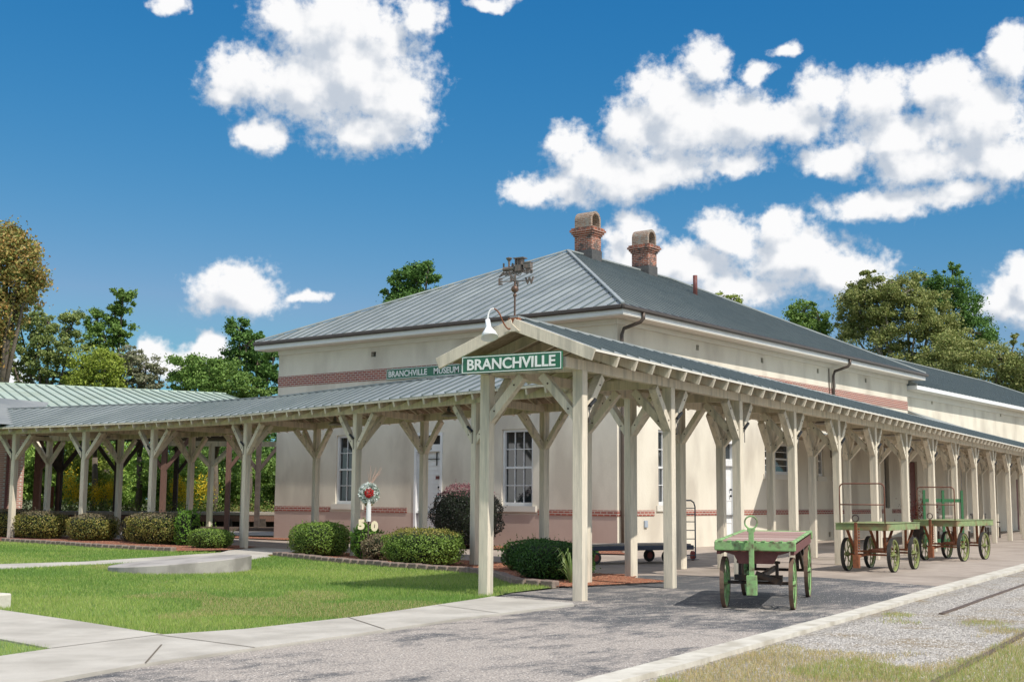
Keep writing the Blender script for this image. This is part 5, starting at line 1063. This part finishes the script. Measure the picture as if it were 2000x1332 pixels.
tree('broadleaf_tree', 'yellowish olive tree at the right picture edge', [(1880, 710, 70, 50), (1950, 700, 50, 36), (1990, 720, 46, 46), (1830, 720, 50, 40), (1930, 750, 70, 40), (2030, 700, 50, 40), (1985, 660, 14, 16), (1860, 680, 60, 40), (1990, 760, 60, 40)], 88, L_bronze, 20000, .22, (1920,), group=GT, spread=.3, fill=.35, clumpk=34)
tree('broadleaf_tree', 'yellow-green treetop peeping over the roof right of the roof pipe', [(1352, 562, 10, 12), (1410, 580, 20, 12), (1365, 590, 20, 20), (1430, 590, 20, 16)], 100, L_yel, 900, .24, (1390,), group=GT)
# dense undergrowth behind the platform
wood2 = [(70, 905, 70, 55, L_lush), (165, 905, 75, 62, L_yel), (250, 915, 80, 60, L_lush), (335, 925, 70, 50, L_lush), (410, 925, 70, 50, L_mid), (490, 930, 70, 50, L_lush), (570, 925, 70, 50, L_mid), (-20, 900, 70, 70, L_dark)]
for i, (x, y, rx, ry, lm) in enumerate(wood2):
    tree('wild_shrub', f'tall wild shrub behind the old platform, {ordn(i+1) if i < 7 else "hidden"} clump counting from the left brick wall' if i < 7 else 'tall wild shrub behind the brick wall at the left edge', [(x, y-8, rx, ry*.75), (x-rx*.4, y+30, rx*.7, 36), (x+rx*.45, y+30, rx*.7, 36), (x, y+58, rx, 34)], 68+3*(i % 3), lm, 7000, .20, (x,), group='wild shrubs behind the platform', spread=.36, fill=.15, limbs=False, cat='shrub')
far_wall = MB(); fa_, fb_ = at(-900, 900, 84), at(1100, 900, 84)
tb = []
for i, x in enumerate(range(-120, 720, 120)):
    tree('thicket_tree', f'dark thicket tree in the shade behind the wild shrubs, {ordn(i+1)} from the left', [(x, 860, 80, 50), (x+40, 900, 80, 50), (x, 940, 80, 50)], 80, L_dark, 6500, .26, (x+20,), group='dark thicket trees', spread=.4, fill=.1, limbs=False)
gold = leafmat('goldenrod_flowers', [(.80, .56, .02), (.90, .66, .04), (.55, .48, .05)])
for i, (x, y, rx, ry) in enumerate([(135, 945, 16, 30), (152, 965, 14, 22), (190, 965, 12, 24), (214, 960, 10, 22), (357, 965, 20, 26), (400, 955, 22, 30), (345, 950, 12, 20)]):
    d = 65.5; s = d/FPX; C = rng.normal(size=(700, 3))*np.array([rx*s*.5, rx*s*.5, ry*s*.5])+np.array(at(x, y, d)); V, F = leafgeo(C, .09); p = at(x, 1000, d); t = thing('goldenrod', f'yellow goldenrod clump among the weeds behind the platform, {ordn(i+1)} from the left', 'wildflower', (p.x, p.y, 0), 0, 'goldenrod clumps'); rawmesh('flowers', V, F, gold, t)
    C = rng.normal(size=(500, 3))*np.array([rx*s*.5, rx*s*.5, ry*s*.9])+np.array(at(x, y+25, d+.2)); V, F = leafgeo(C[C[:, 2] > .1], .11); rawmesh('stems', V, F, L_mid, t)
# weeds at the platform foot: uncountable
Cx = []
for i in range(9000):
    x = rng.uniform(40, 560); d = rng.uniform(58, 64); p = at(x, 990, d); Cx.append((p.x, p.y, rng.uniform(.1, 1.3)*rng.uniform(.5, 1)))
V, F = leafgeo(np.array(Cx), .12); o = rawmesh('weeds', V, F, leafmat('weed_leaves', [(.08, .15, .02), (.16, .22, .04), (.28, .22, .08), (.06, .1, .02)])); tag(o, 'mixed green and tan weeds growing behind the old platform', 'weeds', kind='stuff')

# ================================================================ GRASS, MULCH, STONES
def inpoly(P, poly):
    x, y = P[:, 0], P[:, 1]; ins = np.zeros(len(P), bool); n = len(poly); j = n-1
    for i in range(n):
        xi, yi = poly[i][:2]; xj, yj = poly[j][:2]
        c = ((yi > y) != (yj > y)) & (x < (xj-xi)*(y-yi)/(yj-yi+1e-12)+xi); ins ^= c; j = i
    return ins
def noise2(P, sc, seed=0):
    g = np.random.default_rng(seed); r = np.zeros(len(P))
    for k in range(7):
        a = g.uniform(0, 6.28); f = sc*g.uniform(.6, 1.7); r += np.sin(P[:, 0]*math.cos(a)*f+P[:, 1]*math.sin(a)*f+g.uniform(0, 6.28))
    return r/7
def blades(P, h, w, z0=.012):
    n = len(P); a = rng.uniform(0, 6.283, n); ln = rng.uniform(0, .8, n)*h; b_ = rng.uniform(0, 6.283, n)
    B = np.c_[P, np.full(n, z0)]; s = np.c_[np.cos(a)*w/2, np.sin(a)*w/2, np.zeros(n)]; T = B+np.c_[np.cos(b_)*ln, np.sin(b_)*ln, h]
    V = np.stack([B-s, B+s, T], 1).reshape(-1, 3); return V, np.arange(3*n).reshape(n, 3)
def scatter(poly, n, power):   # density falls with distance from the camera
    P = np.array(poly); lo, hi = P.min(0), P.max(0); out = []; tot = 0
    while tot < n:
        q = rng.uniform(lo, hi, (n*2, 2)); q = q[inpoly(q, poly)]; d = np.hypot(q[:, 0], q[:, 1]); q = q[rng.random(len(q)) < (8.0/np.maximum(d, 8.0))**power]; out.append(q); tot += len(q)
    return np.concatenate(out)[:n]
Gl = leafmat('lawn_blades', [(0.204, 0.313, 0.050), (0.324, 0.443, 0.088), (0.432, 0.529, 0.143), (0.252, 0.356, 0.066), (0.528, 0.497, 0.220)], .6, .35)
Gl2 = leafmat('deep_lawn_blades', [(.10, .21, .035), (.17, .30, .05), (.25, .38, .09), (.13, .25, .045)], .6, .35)
Gd = leafmat('dry_grass_blades', [(.66, .48, .26), (.52, .41, .19), (.38, .38, .12), (.72, .58, .38)], .7, .3)
vis = list(LAWN)
SPATH = [(10.5, 25.2), (10.2, 22.3), (13.18, 22.45), (15.89, 22.75), (18.2, 21.6), (20.2, 22.8), (20.6, 23.4), (23, 24.6), (24, 27.4), (21.9, 26.4), (20.9, 25.5), (18.3, 24.6), (15.9, 23.9), (14.04, 24.2)]
P = scatter(vis, 330000, 1.9); P = P+rng.normal(size=P.shape)*.022; P = P[~inpoly(P, SPATH)]; zone = noise2(P, .55, 31)+.5*noise2(P, 1.7, 32); dr_ = noise2(P, .9, 3)+.6*noise2(P, 2.4, 5); d = np.hypot(P[:, 0], P[:, 1])
hb = rng.uniform(.025, .055, len(P))*(1+.25*dr_); wb = .004*np.maximum(1, d/11); dk_ = zone+rng.normal(size=len(P))*.22 < -.12
V, F = blades(P[~dk_], hb[~dk_], wb[~dk_]); tag(rawmesh('grass', V, F, Gl), 'bright green mown lawn grass', 'grass', kind='stuff')
V, F = blades(P[dk_], hb[dk_]*1.1, wb[dk_]); tag(rawmesh('deep_green_grass', V, F, Gl2), 'deeper green patches of the lawn', 'grass', kind='stuff')
sel = (dr_ < -.38); Q = P[sel] if sel.any() else P[:10]; Q = Q+rng.normal(size=Q.shape)*.02; V, F = blades(Q, rng.uniform(.02, .045, len(Q)), .005); tag(rawmesh('dry_grass', V, F, Gd), 'thin tan patches in the lawn', 'dry grass', kind='stuff')
P = scatter([(6.79, 11.51), (6.68, 10.46), (6.09, 10.3), (2, 9.6), (-3, 14), (7.0, 17)], 60000, .5); V, F = blades(P, rng.uniform(.03, .06, len(P)), .004); tag(rawmesh('corner_grass', V, F, Gl), 'small wedge of grass at the lower left corner', 'grass', kind='stuff')
# dry verge at lower right: dense near, thinning over the gravel
vp = [(8.0, 5.2), (9.53, 5.45), (10.73, 5.6), (14.38, 6.1), (19, 6.6), (30, 7.6), (30, 3.5), (16, 2.2), (8, 2)]
P = scatter(vp, 150000, 1.5); f = noise2(P, 1.5, 8)+.5*noise2(P, 4, 9); along = P[:, 0]; side = P[:, 1]-(5.2+.12*(P[:, 0]-8))
keep = (1.35*f + .7*noise2(P, 7, 12) + np.clip((12.2-along)*.28, -1.6, 1.3) + np.where(side < -1.75, 1.1, 0) + np.where((side > -.28) & (along > 12), .25, 0)) > .05+rng.uniform(-.25, .25, len(P))
P = P[keep]; V, F = blades(P, rng.uniform(.02, .05, len(P)), .0045, z0=-.01); tag(rawmesh('verge_grass', V, F, Gd), 'tan and green dry grass between kerb and rails', 'dry grass', kind='stuff')
gp_ = P[(noise2(P, 1.3, 21)+.5*noise2(P, 4, 22) > .06) | (P[:, 1] < 3.8)]; gp_ = gp_[rng.random(len(gp_)) < .75]; V, F = blades(gp_+rng.normal(size=gp_.shape)*.02, rng.uniform(.02, .055, len(gp_)), .0045, z0=-.01); tag(rawmesh('verge_green_grass', V, F, Gl), 'green tufts in the dry verge', 'grass', kind='stuff')
def chips(P, size, m, name, lab, z=.02, flat=.5, kind='stuff'):
    n = len(P); s = size*rng.uniform(.5, 1.5, n); base = np.array([[1, 0, 0], [0, 1, 0], [-1, 0, 0], [0, -1, 0], [0, 0, 1]], float)
    a = rng.uniform(0, 6.28, n); c, si = np.cos(a), np.sin(a); B = base[None]*np.stack([s*rng.uniform(.6, 1.2, n), s*rng.uniform(.5, .9, n), s*flat*rng.uniform(.6, 1.3, n)], 1)[:, None, :]
    X = B[..., 0]*c[:, None]-B[..., 1]*si[:, None]; Y = B[..., 0]*si[:, None]+B[..., 1]*c[:, None]; V = np.stack([X+P[:, 0:1], Y+P[:, 1:2], B[..., 2]+z], 2).reshape(-1, 3)
    F = np.array([[0, 1, 4], [1, 2, 4], [2, 3, 4], [3, 0, 4]]); F = (F[None]+5*np.arange(n)[:, None, None]).reshape(-1, 3); o = rawmesh(name, V, F, m); return tag(o, lab, name.replace('_', ' '), kind=kind)
stone = leafmat('pale_stones', [(.30, .27, .24), (.55, .51, .47), (.42, .39, .35), (.66, .62, .58), (.2, .18, .17)], .9, 0)
P = scatter([(11, 5.6), (19.7, 6.6), (40, 9.2), (40, 5), (16, 2.5), (10, 3)], 60000, 1.7); f = noise2(P, 1.5, 8); chips(P[(f < .35)], .012, stone, 'gravel', 'loose pale gravel between the kerb and the rails', z=-.012)
P = scatter(ASF, 26000, 1.2); kk = noise2(P, .8, 4)-(P[:, 1]-7.5)*.25; chips(P[kk > -.6], .007, stone, 'loose_stones', 'scattered pale stone chips on the worn driveway', z=.003)
kb = np.array([(x, y) for x, y in KU[1:6]]); 
mulchl = leafmat('mulch_chips', [(.36, .12, .06), (.20, .08, .05), (.44, .22, .13), (.12, .06, .04)], .9, 0)
for poly, n_ in ((mul1, 26000), ([(21.9, 26.4), (20.25, 26.8), (20.35, 29.8), (20.8, 33), (21.1, 36.5), (24.8, 36), (24.6, 32), (23.9, 27.6)], 9000), ([(16.6, 11.8), (18.9, 11.2), (19.3, 12.3), (17.3, 12.3)], 5000), ([(27.6, 17.5), (28.6, 18.6), (29.5, 19.0), (29.6, 36), (28.6, 36), (28.0, 24)], 9000)):
    P = scatter(poly, n_, .8); chips(P, .020, mulchl, 'wood_mulch', 'red-brown wood mulch spread in the beds', z=.032, flat=.35)
